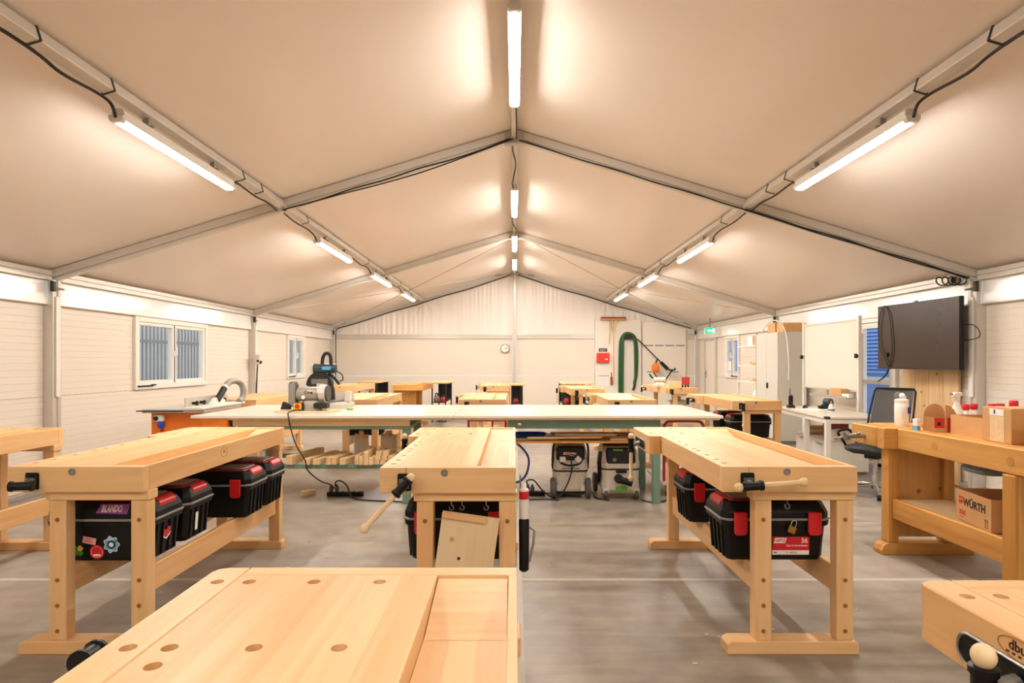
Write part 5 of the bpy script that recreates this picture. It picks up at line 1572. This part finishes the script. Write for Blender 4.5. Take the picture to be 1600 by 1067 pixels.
# ================================================================== ON THE OLD BENCH
OZ = .9255
wt = thing('wipes_tub', 'white tub of wipes with a wipe pulled out of its lid, on the old bench', 'tub', (2.86, 4.47, OZ))
obj('tub_body', MB().lathe([(.050, 0), (.053, .006), (.053, .18), (.05, .185)], n=20).mesh('tub_body', smooth=40), 'whiteplastic', wt)
ld = obj('lid', MB().lathe([(.054, .1855), (.054, .205), (.03, .213)], n=20).mesh('lid', smooth=40), 'whiteplastic', wt)
obj('flip_cap', MB().cyl((-.01, .03, .235), (-.01, .038, .237), .03, n=16), 'grey', ld)
wv = MB().sphere((.005, 0, .235), .024, 8).sphere((.018, 0, .222), .02, 8)
obj('pulled_wipe', wv.mesh('pulled_wipe', smooth=60), 'paper', ld)
obj('tub_label', MB().lathe([(.0535, .04), (.0538, .041), (.0538, .165), (.0535, .166)], n=20).mesh('tub_label', smooth=40), 'paper', wt)
obj('blue_mark', MB().box(.022, .042, -.0585, -.05, .10, .15), 'darkblue', wt)
for k in range(6):
    obj('print_line', MB().box(-.03, .005, -.0566, -.0545, .06 + k * .016, .064 + k * .016), 'lightgrey', wt)
wt.scale = (.86, .86, .94)
cdy = thing('cardboard_dispenser', 'arched cardboard dispenser box with red sides on the old bench', 'box', (2.885, 4.105, OZ), -.15)
arch = [(-.07, 0), (.07, 0), (.07, .10)] + [(.07 * math.cos(t), .10 + .085 * math.sin(t)) for t in [PI * i / 10 for i in range(1, 10)]] + [(-.07, .10)]
obj('back_wall', MB().prism(arch, 'xz', .065, .07), 'cardboard', cdy)
front = [(-.07, 0), (.07, 0), (.07, .10), (-.07, .10)]
obj('front_wall', MB().prism([(.0, 0), (.07, 0), (.07, .10)] + [(.07 * math.cos(t), .10 + .085 * math.sin(t)) for t in [PI * i / 10 for i in range(1, 6)]], 'xz', -.07, -.065), 'cardboard', cdy)
obj('front_panel', MB().prism([(-.07, 0), (-.0005, 0), (-.0005, .10), (-.07, .10)], 'xz', -.07, -.065), 'cardboard', cdy)
obj('red_print', MB().prism([(-.068, .03), (-.005, .03), (-.005, .098), (-.068, .098)], 'xz', -.0712, -.0703).prism([(.012, .002), (.069, .002), (.069, .098), (.012, .098)], 'xz', -.0712, -.0703), 'redink', cdy)
for s in (-1, 1):
    obj('side_wall', MB().box(min(s * .066, s * .0705), max(s * .066, s * .0705), -.0645, .0645, 0, .10), 'cardboard_in' if s < 0 else 'redink', cdy)
obj('window_hole', MB().box(-.05, -.03, -.0722, -.0714, .045, .07), 'blackmat', cdy)
obj('bottom', MB().box(-.065, .065, -.0645, .0645, .0, .004), 'cardboard_in', cdy)
sp = thing('spray_bottle', 'white trigger spray bottle standing behind the cardboard boxes', 'bottle', (3.05, 4.17, OZ))
obj('bottle_body', MB().lathe([(.04, 0), (.043, .008), (.043, .10), (.035, .135), (.018, .18), (.013, .205)], n=18).mesh('bottle_body', smooth=50), 'whiteplastic', sp)
hd3 = obj('spray_head', MB().prism([(-.035, .235), (-.02, .262), (.03, .262), (.03, .24), (.014, .235), (.014, .2055), (-.014, .2055), (-.014, .225)], 'xz', -.013, .013).mesh('spray_head', bevel=.003), 'whiteplastic', sp)
obj('trigger', MB().tube([(-.018, 0, .232), (-.03, 0, .215), (-.028, 0, .19)], .005, 6).mesh('trigger', smooth=60), 'whiteplastic', hd3)
obj('nozzle', MB().cyl((-.046, 0, .25), (-.03, 0, .25), .008, n=8), 'grey', hd3)


def carton(name, label, x, y, z, w, d, h, rz, opened=False, group=None):
    t = thing(name, label, 'carton', (x, y, z), rz, group)
    if not opened:
        obj('box_body', MB().box(0, w, 0, d, 0, h).mesh('box_body', bevel=.003), 'cardboard', t)
        obj('top_flap', MB().box(.002, w - .002, .002, d / 2 - .002, h + .0005, h + .004), 'cardboard', t)
        obj('top_flap', MB().box(.002, w - .002, d / 2 + .002, d - .002, h + .0005, h + .004), 'cardboard', t)
    else:
        q = .005
        obj('bottom', MB().box(q, w - q, q, d - q, 0, .006), 'cardboard_in', t)
        for a in ((0, w, 0, q), (0, w, d - q, d), (0, q, q + .0005, d - q - .0005), (w - q, w, q + .0005, d - q - .0005)):
            obj('side_panel', MB().box(*a, 0, h), 'cardboard', t)
    return t


carton('carton', 'low open-topped cardboard box in the row on the old bench', 2.865, 3.70, OZ, .30, .30, .125, -.06, True)
bc = carton('carton', 'tall cardboard box with a blue mark on its side, on the old bench', 2.825, 3.44, OZ, .34, .225, .20, -.04)
obj('ragged_patch', MB().box(-.0015, -.0004, .05, .16, .005, .155), 'osb', bc)
mk = obj('white_label', MB().box(-.0015, -.0004, .055, .165, .158, .195), 'paper', bc)
lettering('S', .03, 'darkblue', mk, (-.0018, .125, .177), (PI / 2, 0, -PI / 2), bold=.002)
carton('carton', 'small cardboard box at the photo edge in front of the tall one', 2.82, 3.20, OZ, .2, .15, .125, 0)
for k, (x, y, h, lb) in enumerate(((3.16, 4.24, .175, 'behind the low box, left'), (3.22, 4.24, .18, 'behind the low box, right'), (2.98, 3.775, .205, 'inside the low box near the tall carton, left'), (3.04, 3.785, .205, 'inside the low box near the tall carton, right'), (3.12, 3.78, .225, 'inside the low box, tallest of three'))):
    z = OZ if k < 2 else OZ + .0065
    t = thing('red_capped_bottle', f'small bottle with a red cap {lb}', 'bottle', (x, y, z), 0, 'red-capped bottles on the old bench')
    obj('bottle_body', MB().lathe([(.022, 0), (.024, .004), (.024, h - .055), (.016, h - .04)], n=14).mesh('bottle_body', smooth=40), 'whiteplastic', t)
    obj('cap', MB().lathe([(.022, h - .0395), (.024, h - .036), (.024, h - .006), (.02, h)], n=14).mesh('cap', smooth=40), 'red', t)
sm_ = thing('small_carton', 'small white and blue packet beside the cardboard dispenser on the old bench', 'packet', (2.79, 4.20, OZ), .1)
obj('packet_body', MB().box(-.02, .02, -.035, .035, 0, .09).mesh('packet_body', bevel=.002), 'paper', sm_)
obj('blue_print', MB().box(-.0212, -.0203, -.033, .033, .0, .035).box(-.02, .02, -.0362, -.0353, .0, .035), 'skyblue', sm_)
o = obj('orange_tape_roll', MB().lathe([(.018, 0), (.035, 0), (.035, .025), (.018, .025)], n=16).mesh('orange_tape_roll', smooth=40), 'orange', None, (2.97, 4.36, OZ))
tag(o, 'orange tape roll lying between the wipes tub and the dispenser box', 'tape roll')

sm_.scale = (.62, .62, .85)
# branded carton on the shelf below
wz = .4065
wx = carton('carton', 'open cardboard box with printed black and red lettering on the shelf of the old bench', 2.758, 3.50, wz, .30, .36, .19, -.156, True)
lettering('WÜRTH', .066, 'ink', wx, (-.0006, .165, .118), (PI / 2, 0, -PI / 2), bold=.0022, width=.93)
lg = MB().prism([(.318, .128), (.338, .128), (.328, .145)], 'yz', -.0012, -.0003)
em = MB()
# two facing arrow forms over a broad W shape
for a in (.2935, .3165):
    em.prism([(a - .010, .150), (a + .010, .150), (a + .007, .138), (a, .130), (a - .007, .138)], 'yz', -.0012, -.0003)
em.prism([(.281, .126), (.329, .126), (.323, .110), (.312, .102), (.305, .111), (.298, .102), (.287, .110)], 'yz', -.0012, -.0003)
obj('emblem', em, 'redink', wx)
obj('print_block', MB().box(-.0012, -.0003, .25, .32, .06, .066).box(-.0012, -.0003, .26, .32, .050, .056).box(-.0012, -.0003, .25, .32, .040, .046).box(-.0012, -.0003, .27, .32, .022, .026), 'redink', wx)
ua = MB()
for y in (.035, .055):
    ua.prism([(y - .002, .022), (y + .002, .022), (y + .002, .055), (y + .006, .055), (y, .067), (y - .006, .055), (y - .002, .055)], 'yz', -.0012, -.0003)
ua.box(-.0012, -.0003, .025, .065, .015, .018)
obj('this_way_up_arrows', ua, 'ink', wx)
lb_ = obj('barcode_label', MB().box(.155, .205, -.0012, -.0003, .035, .11), 'paper', wx)
obj('barcode', MB().box(.163, .197, -.002, -.0013, .045, .05).box(.163, .197, -.002, -.0013, .056, .064).box(.163, .197, -.002, -.0013, .07, .074).box(.163, .197, -.002, -.0013, .08, .09).box(.163, .197, -.002, -.0013, .096, .099), 'ink', lb_)
gl = MB().sphere((0, 0, 0), .05, 8, .5).sphere((.06, .03, .005), .045, 8, .5).sphere((-.05, .06, .004), .04, 8, .6).sphere((.02, .10, 0), .04, 8, .55)
o = obj('work_gloves', MB().loft([(.10, .10, -.085, .03), (.15, .13, -.06, .05), (.11, .11, -.02, .04), (.05, .06, .03, .02), (.03, .04, .0585, .01)]).mesh('work_gloves', bevel=.01, smooth=60), mat('glove_cloth', '#8FA0B0', 0.9, noise=.3, nscale=30, bump=.6, bscale=40), None, (3.0, 3.80, .7805))
tag(o, 'blue-grey work gloves tucked up under the top of the old bench', 'gloves')
o = obj('floor_file', MB().obox((0, 0, .012), (.22, .025, .02)).cyl((.11, 0, .012), (.2, 0, .012), .012, n=8).mesh('floor_file', bevel=.003), 'steel', None, (3.05, 3.80, 0), (0, 0, -.25))
tag(o, 'steel file lying on the floor under the old bench', 'file')
# ================================================================== BACK WALL
YB = 16.6
bp_ = thing('tool_board', 'white board on the back wall with the broom and green hose on it', 'board', (2.20, 16.525, 0))
obj('panel', MB().box(0, 1.26, 0, .03, .12, 2.56).mesh('panel', bevel=.004), 'boardpanel', bp_)
bp2 = thing('tool_board', 'white board on the back wall with a row of dark slots', 'board', (3.50, 16.525, 0))
obj('panel', MB().prism([(0, .12), (1.18, .12), (1.18, 2.31), (.78, 2.44), (.60, 2.49), (0, 2.49)], 'xz', 0, .03).mesh('panel', bevel=.004), 'boardpanel', bp2)
for k in range(4):
    obj('slot', MB().box(.05 + k * .285, .29 + k * .285, -.004, -.0005, 1.835, 1.87), 'grey', bp2)
for (a, b, z) in ((.12, .26, 1.12), (.75, .98, 1.12)):
    obj('slot', MB().box(a, b, -.004, -.0005, z, z + .03), 'grey', bp2)

br = thing('broom', 'wooden broom hung upside down high on the white board', 'broom', (2.68, 16.46, 0))
obj('broom_head', MB().box(-.34, .36, -.04, .045, 2.535, 2.585).mesh('broom_head', bevel=.008), 'old_x', br)
bmx = MB()
for i in range(36):
    x = -.33 + i * .0191
    bmx.box(x, x + .014, -.035, .04, 2.586, 2.63)
o = obj('bristles', bmx, 'redwood', br)
o['kind'] = 'stuff'
obj('broom_handle', MB().cyl((.02, 0, .85), (.02, 0, 2.534), .016, n=10).mesh('broom_handle', smooth=40), 'pine_z', br)
for s in (-1, 1):
    obj('head_brace', MB().tube(smoothpath([(.02 + s * .018, -.002, 2.2), (.02 + s * .05, -.005, 2.38), (.02 + s * .10, -.01, 2.50), (.02 + s * .14, -.01, 2.532)], 4), .012, 6).mesh('head_brace', smooth=60), 'pine_z', br)
o = obj('wooden_stick', MB().box(-.015, .015, -.012, .012, 0, .62).mesh('wooden_stick', bevel=.003), 'pine_z', None, (2.585, 16.50, 1.90), (0, .05, 0))
tag(o, 'short wooden stick hung on the white board beside the broom handle', 'stick')

hs = thing('hose_coil', 'dark green suction hose hung in long loops over a black holder', 'hose', (3.12, 16.47, 0))
obj('holder', MB().prism([(-.15, 2.02), (.13, 2.02), (.15, 2.07), (.08, 2.15), (-.1, 2.15), (-.17, 2.07)], 'xz', -.05, .07).mesh('holder', bevel=.006), 'blackmat', hs)
for k in range(3):
    o_ = .045 * k
    pts = [(-.27 + o_, -.02 * k, .30), (-.27 + o_, -.02 * k, 1.0), (-.26 + o_, -.02 * k, 1.75), (-.23 + o_ * .7, -.02 * k, 2.03 - .02 * k), (-.12, -.02 * k, 2.18 - .012 * k), (.03, -.02 * k, 2.185 - .012 * k), (.16 - o_ * .6, -.02 * k, 2.09 - .02 * k), (.215 - o_ * .8, -.02 * k, 1.85), (.225 - o_ * .8, -.02 * k, 1.4), (.20 - o_ * .6, -.03 * k, 1.0), (.15 - .02 * k, -.06, .82)]
    obj('hose_loop', MB().tube(smoothpath(pts, 6), .026, 8).mesh('hose_loop', smooth=60), 'hose_green', hs)
obj('hose_end', MB().tube([(.14, -.05, .82), (.12, -.10, .72), (.08, -.12, .64)], .034, 8).mesh('hose_end', smooth=60), 'black', hs)

fa = thing('first_aid_box', 'red wall box with a dark sign above it on the white board', 'box', (2.41, 16.5245, 1.52))
obj('box_body', MB().box(-.17, .17, -.10, 0, -.13, .13).mesh('box_body', bevel=.01), mat('signal_red', '#E0371F', 0.4), fa)
obj('lid_line', MB().box(-.171, .171, -.1015, -.0005, -.005, .005), 'redpaint', fa)
obj('white_mark', MB().box(.05, .12, -.102, -.1003, -.06, -.03), 'paper', fa)
sg = obj('wall_sign', MB().box(-.115, .115, -.008, 0, -.045, .045), 'darkmetal', None, (2.415, 16.5245, 1.73))
tag(sg, 'small dark sign above the red wall box', 'sign')
obj('sign_line', MB().box(-.09, .09, -.010, -.0085, .0, .012).box(-.09, .05, -.010, -.0085, -.025, -.015), 'lightgrey', sg)
ps_ = obj('notice', MB().box(-.13, .13, -.004, 0, -.13, .13), 'paper', None, (2.44, 16.5245, .905))
tag(ps_, 'white notice sheet pinned below the red wall box', 'notice')
obj('notice_bar', MB().box(-.13, .13, -.007, -.0045, .11, .13), 'grey', ps_)
for k in range(5):
    obj('notice_line', MB().box(-.1, .1, -.0055, -.0045, -.08 + k * .035, -.074 + k * .035), 'lightgrey', ps_)
kb_ = obj('bench_brush', MB().box(-.03, .03, -.04, 0, -.12, .10).box(-.012, .012, -.025, -.005, .1, .22).mesh('bench_brush', bevel=.004), 'redwood', None, (2.645, 16.5245, .90))
tag(kb_, 'small red-brown hand brush hung beside the white notice', 'brush')

pw = thing('pole_saw', 'long-shafted black and orange pole saw leaning on the white board', 'pole saw', (0, 0, 0))
A, B = Vector((3.34, 16.44, 2.03)), Vector((3.94, 16.30, 1.40))
obj('shaft', MB().cyl(A, B, .016, n=8), 'blackmat', pw)
obj('grip', MB().cyl(B, B + (B - A).normalized() * .26, .045, .05, n=10).mesh('grip', smooth=40), 'black', pw)
Cc = B + (B - A).normalized() * .26
obj('rear_handle', MB().tube(smoothpath([Cc, Cc + Vector((.08, 0, -.03)), Cc + Vector((.18, 0, -.02)), Cc + Vector((.20, 0, .03))], 4), .022, 8).mesh('rear_handle', smooth=60), 'black', pw)
obj('motor', MB().loft([(.05, .06, -.14, .02), (.10, .08, -.05, .03), (.09, .08, .06, .03), (.04, .05, .12, .02)], (3.80, 16.30, 1.26)).mesh('motor', bevel=.01, smooth=40), 'orange', pw)
obj('bracket', MB().cyl((3.80, 16.30, 1.36), (3.86, 16.31, 1.50), .022, n=8), 'blackmat', pw)
obj('lower_shaft', MB().cyl(Cc + Vector((.12, 0, -.03)), (3.98, 16.32, .78), .018, n=8).cyl((3.74, 16.3, 1.14), (3.95, 16.32, .80), .014, n=8), 'blackmat', pw)

ck = thing('wall_clock', 'round white wall clock left of the gable post', 'clock', (-.262, 16.592, 1.775))
obj('rim', MB().lathe([(.10, 0), (.128, -.004), (.128, -.03), (.112, -.034), (.108, -.012), (.10, -.012)], (0, 0, 0), (0, 1, 0), 28).mesh('rim', smooth=40), 'steel', ck)
fc = obj('dial', MB().cyl((0, -.011, 0), (0, -.0135, 0), .1095, n=28), 'paper', ck)
hn = MB()
for k in range(12):
    a = PI * k / 6
    hn.obox((.09 * math.sin(a), -.0145, .09 * math.cos(a)), (.008, .0015, .018), (0, a, 0))
obj('hour_marks', hn, 'ink', fc)
obj('hand', MB().obox((.022, -.0165, .014), (.009, .0015, .06), (0, 1.0, 0)), 'ink', fc)
obj('hand', MB().obox((.032, -.0185, -.006), (.006, .0015, .085), (0, 1.75, 0)), 'ink', fc)

sb = thing('socket_box', 'white socket box on the second left post with a black cable below', 'socket', (-4.90, 11.43, 1.44))
obj('housing', MB().box(-.0, .09, -.05, .05, -.09, .10).mesh('housing', bevel=.01), 'lightgrey', sb)
obj('socket_lid', MB().cyl((.07, -.056, -.02), (.07, -.0505, -.02), .022, n=12).cyl((.091, 0, -.04), (.115, 0, -.05), .03, n=12), 'blackmat', sb)
obj('supply_cable', MB().tube(smoothpath([(.05, -.02, -.09), (.045, -.03, -.3), (.03, -.03, -.8), (.03, -.03, -1.42)], 4), .013, 6).mesh('supply_cable', smooth=60), 'blackcable', sb)

# ================================================================== TROLLEYS AND THINGS ON THE FAR BENCHES
def tool_trolley(label, where, x, y, w, d, h, top_over=.06, seed=1):
    t = thing('tool_trolley', label, 'trolley', (x, y, 0), 0, 'dark tool trolleys by the back wall')
    q = .03
    for a in (0, w - q):
        for b in (0, d - q):
            obj('corner_post', MB().box(a, a + q, b, b + q, .06, h - .032), 'darkmetal', t)
            obj('caster', MB().cyl((a + .0, b + .015, .03), (a + .03, b + .015, .03), .03, n=10), 'rubber', t)
    for k, z in enumerate((.12, .45)):
        obj('shelf_board', MB().box(.0305, w - .0305, .0, d, z, z + .018), 'darkmetal', t)
    obj('back_panel', MB().box(.0305, w - .0305, d - .012, d - .002, .47, h - .033), 'blackmat', t)
    obj('top_board', MB().box(-top_over * .5, w + top_over, -.03, d + .03, h - .0315, h).mesh('top_board', bevel=.003), 'beech_y', t)
    rr = random.Random(seed)
    for k, zb in enumerate((.1385, .4685)):
        xs = .10
        i = 0
        while xs < w - .08 and i < 3:
            ht = rr.uniform(.14, .27)
            bw = rr.uniform(.07, .10)
            m = rr.choice(['teal', 'black', 'redpaint', 'darkmetal', 'rubber', 'machine', 'red'])
            c = thing('power_tool', f'{"red" if m in ("redpaint", "red") else "dark"} power tool, {ORD[i]} on the {"lower" if k == 0 else "upper"} shelf of the trolley {where}', 'power tool', (x + xs, y + .16, zb), rr.uniform(-.4, .4), 'hand tools on the trolleys')
            obj('tool_body', MB().loft([(bw * .45, .07, 0, .01), (bw * .5, .08, ht * .35, .015), (bw * .35, .06, ht * .7, .012)]).mesh('tool_body', bevel=.004), m, c)
            obj('tool_handle', MB().tube(smoothpath([(0, -.05, ht * .7), (0, -.055, ht * .95), (0, .0, ht), (0, .055, ht * .95), (0, .05, ht * .7)], 3), .013, 6).mesh('tool_handle', smooth=60), 'blackmat', c)
            xs += bw + .05
            i += 1
    return t


tool_trolley('dark tool trolley far left by the back wall', 'far left', -3.74, 14.5, .44, 1.3, .93, seed=2)
tool_trolley('dark tool trolley behind the old bench with the solid end panel', 'behind the old bench', -1.93, 14.05, .34, 1.3, .93, seed=5)
tool_trolley('dark tool trolley right beside the gable post', 'by the gable post', -.075, 13.6, .26, .9, .90, seed=8)
tool_trolley('dark tool trolley below the red wall box', 'below the red box', 1.06, 13.4, .62, 1.1, .93, seed=11)

FZ = .9005
o = obj('wooden_block', MB().box(0, .25, 0, .14, 0, .12).mesh('wooden_block', bevel=.003), 'pine_x', None, (3.02, 11.82, FZ))
tag(o, 'pale wooden block on the far bench beside the red clamps', 'block')
for k in range(3):
    c = thing('bar_clamp', f'red bar clamp standing on the far right bench, {ORD[k]} from the left', 'clamp', (3.32 + k * .055, 11.95, FZ), 0, 'red bar clamps')
    obj('clamp_body', MB().box(-.02, .02, -.03, .03, .055, .20).mesh('clamp_body', bevel=.005), 'red', c)
    obj('clamp_handle', MB().lathe([(.014, 0), (.016, .01), (.013, .054)], n=8).mesh('clamp_handle', smooth=40), 'black', c)
    obj('bar', MB().box(-.006, .006, .031, .045, .0, .22), 'steel', c)
bgm = thing('small_machine', 'small pale grey machine on the far right bench below the pole saw', 'machine', (2.93, 12.25, FZ))
obj('machine_base', MB().loft([(.12, .1, 0, .02), (.12, .1, .05, .02), (.07, .07, .09, .02)]).mesh('machine_base', bevel=.004), 'lightgrey', bgm)
obj('machine_head', MB().cyl((-.12, 0, .14), (.12, 0, .14), .05, n=14).mesh('machine_head', smooth=40), 'lightgrey', bgm)
obj('machine_arm', MB().tube([(-.10, 0, .16), (-.16, 0, .2), (-.2, 0, .26)], .016, 6).mesh('machine_arm', smooth=60), 'blackmat', bgm)
cmp_ = thing('compressor', 'pale grey machine under the far right bench, seen between its legs', 'machine', (3.28, 12.2, .396))
obj('tank', MB().lathe([(.03, -.2), (.10, -.17), (.115, -.1), (.115, .1), (.10, .17), (.03, .2)], (0, 0, .135), (1, 0, 0), 16).mesh('tank', smooth=50), 'lightgrey', cmp_)
obj('pump', MB().box(-.09, .06, -.06, .06, .2505, .33).mesh('pump', bevel=.01), 'machine', cmp_)
obj('foot_rail', MB().box(-.14, .14, -.17, .17, .0, .022), 'darkmetal', cmp_)
o = obj('red_strap', MB().tube(smoothpath([(0, 0, .02), (.04, .01, .05), (.08, 0, .03), (.12, .02, .06)], 4), .012, 6).mesh('red_strap', smooth=60), 'red', None, (3.22, 12.15, FZ - .005))
tag(o, 'short red strap on the far bench next to the wooden block', 'strap')
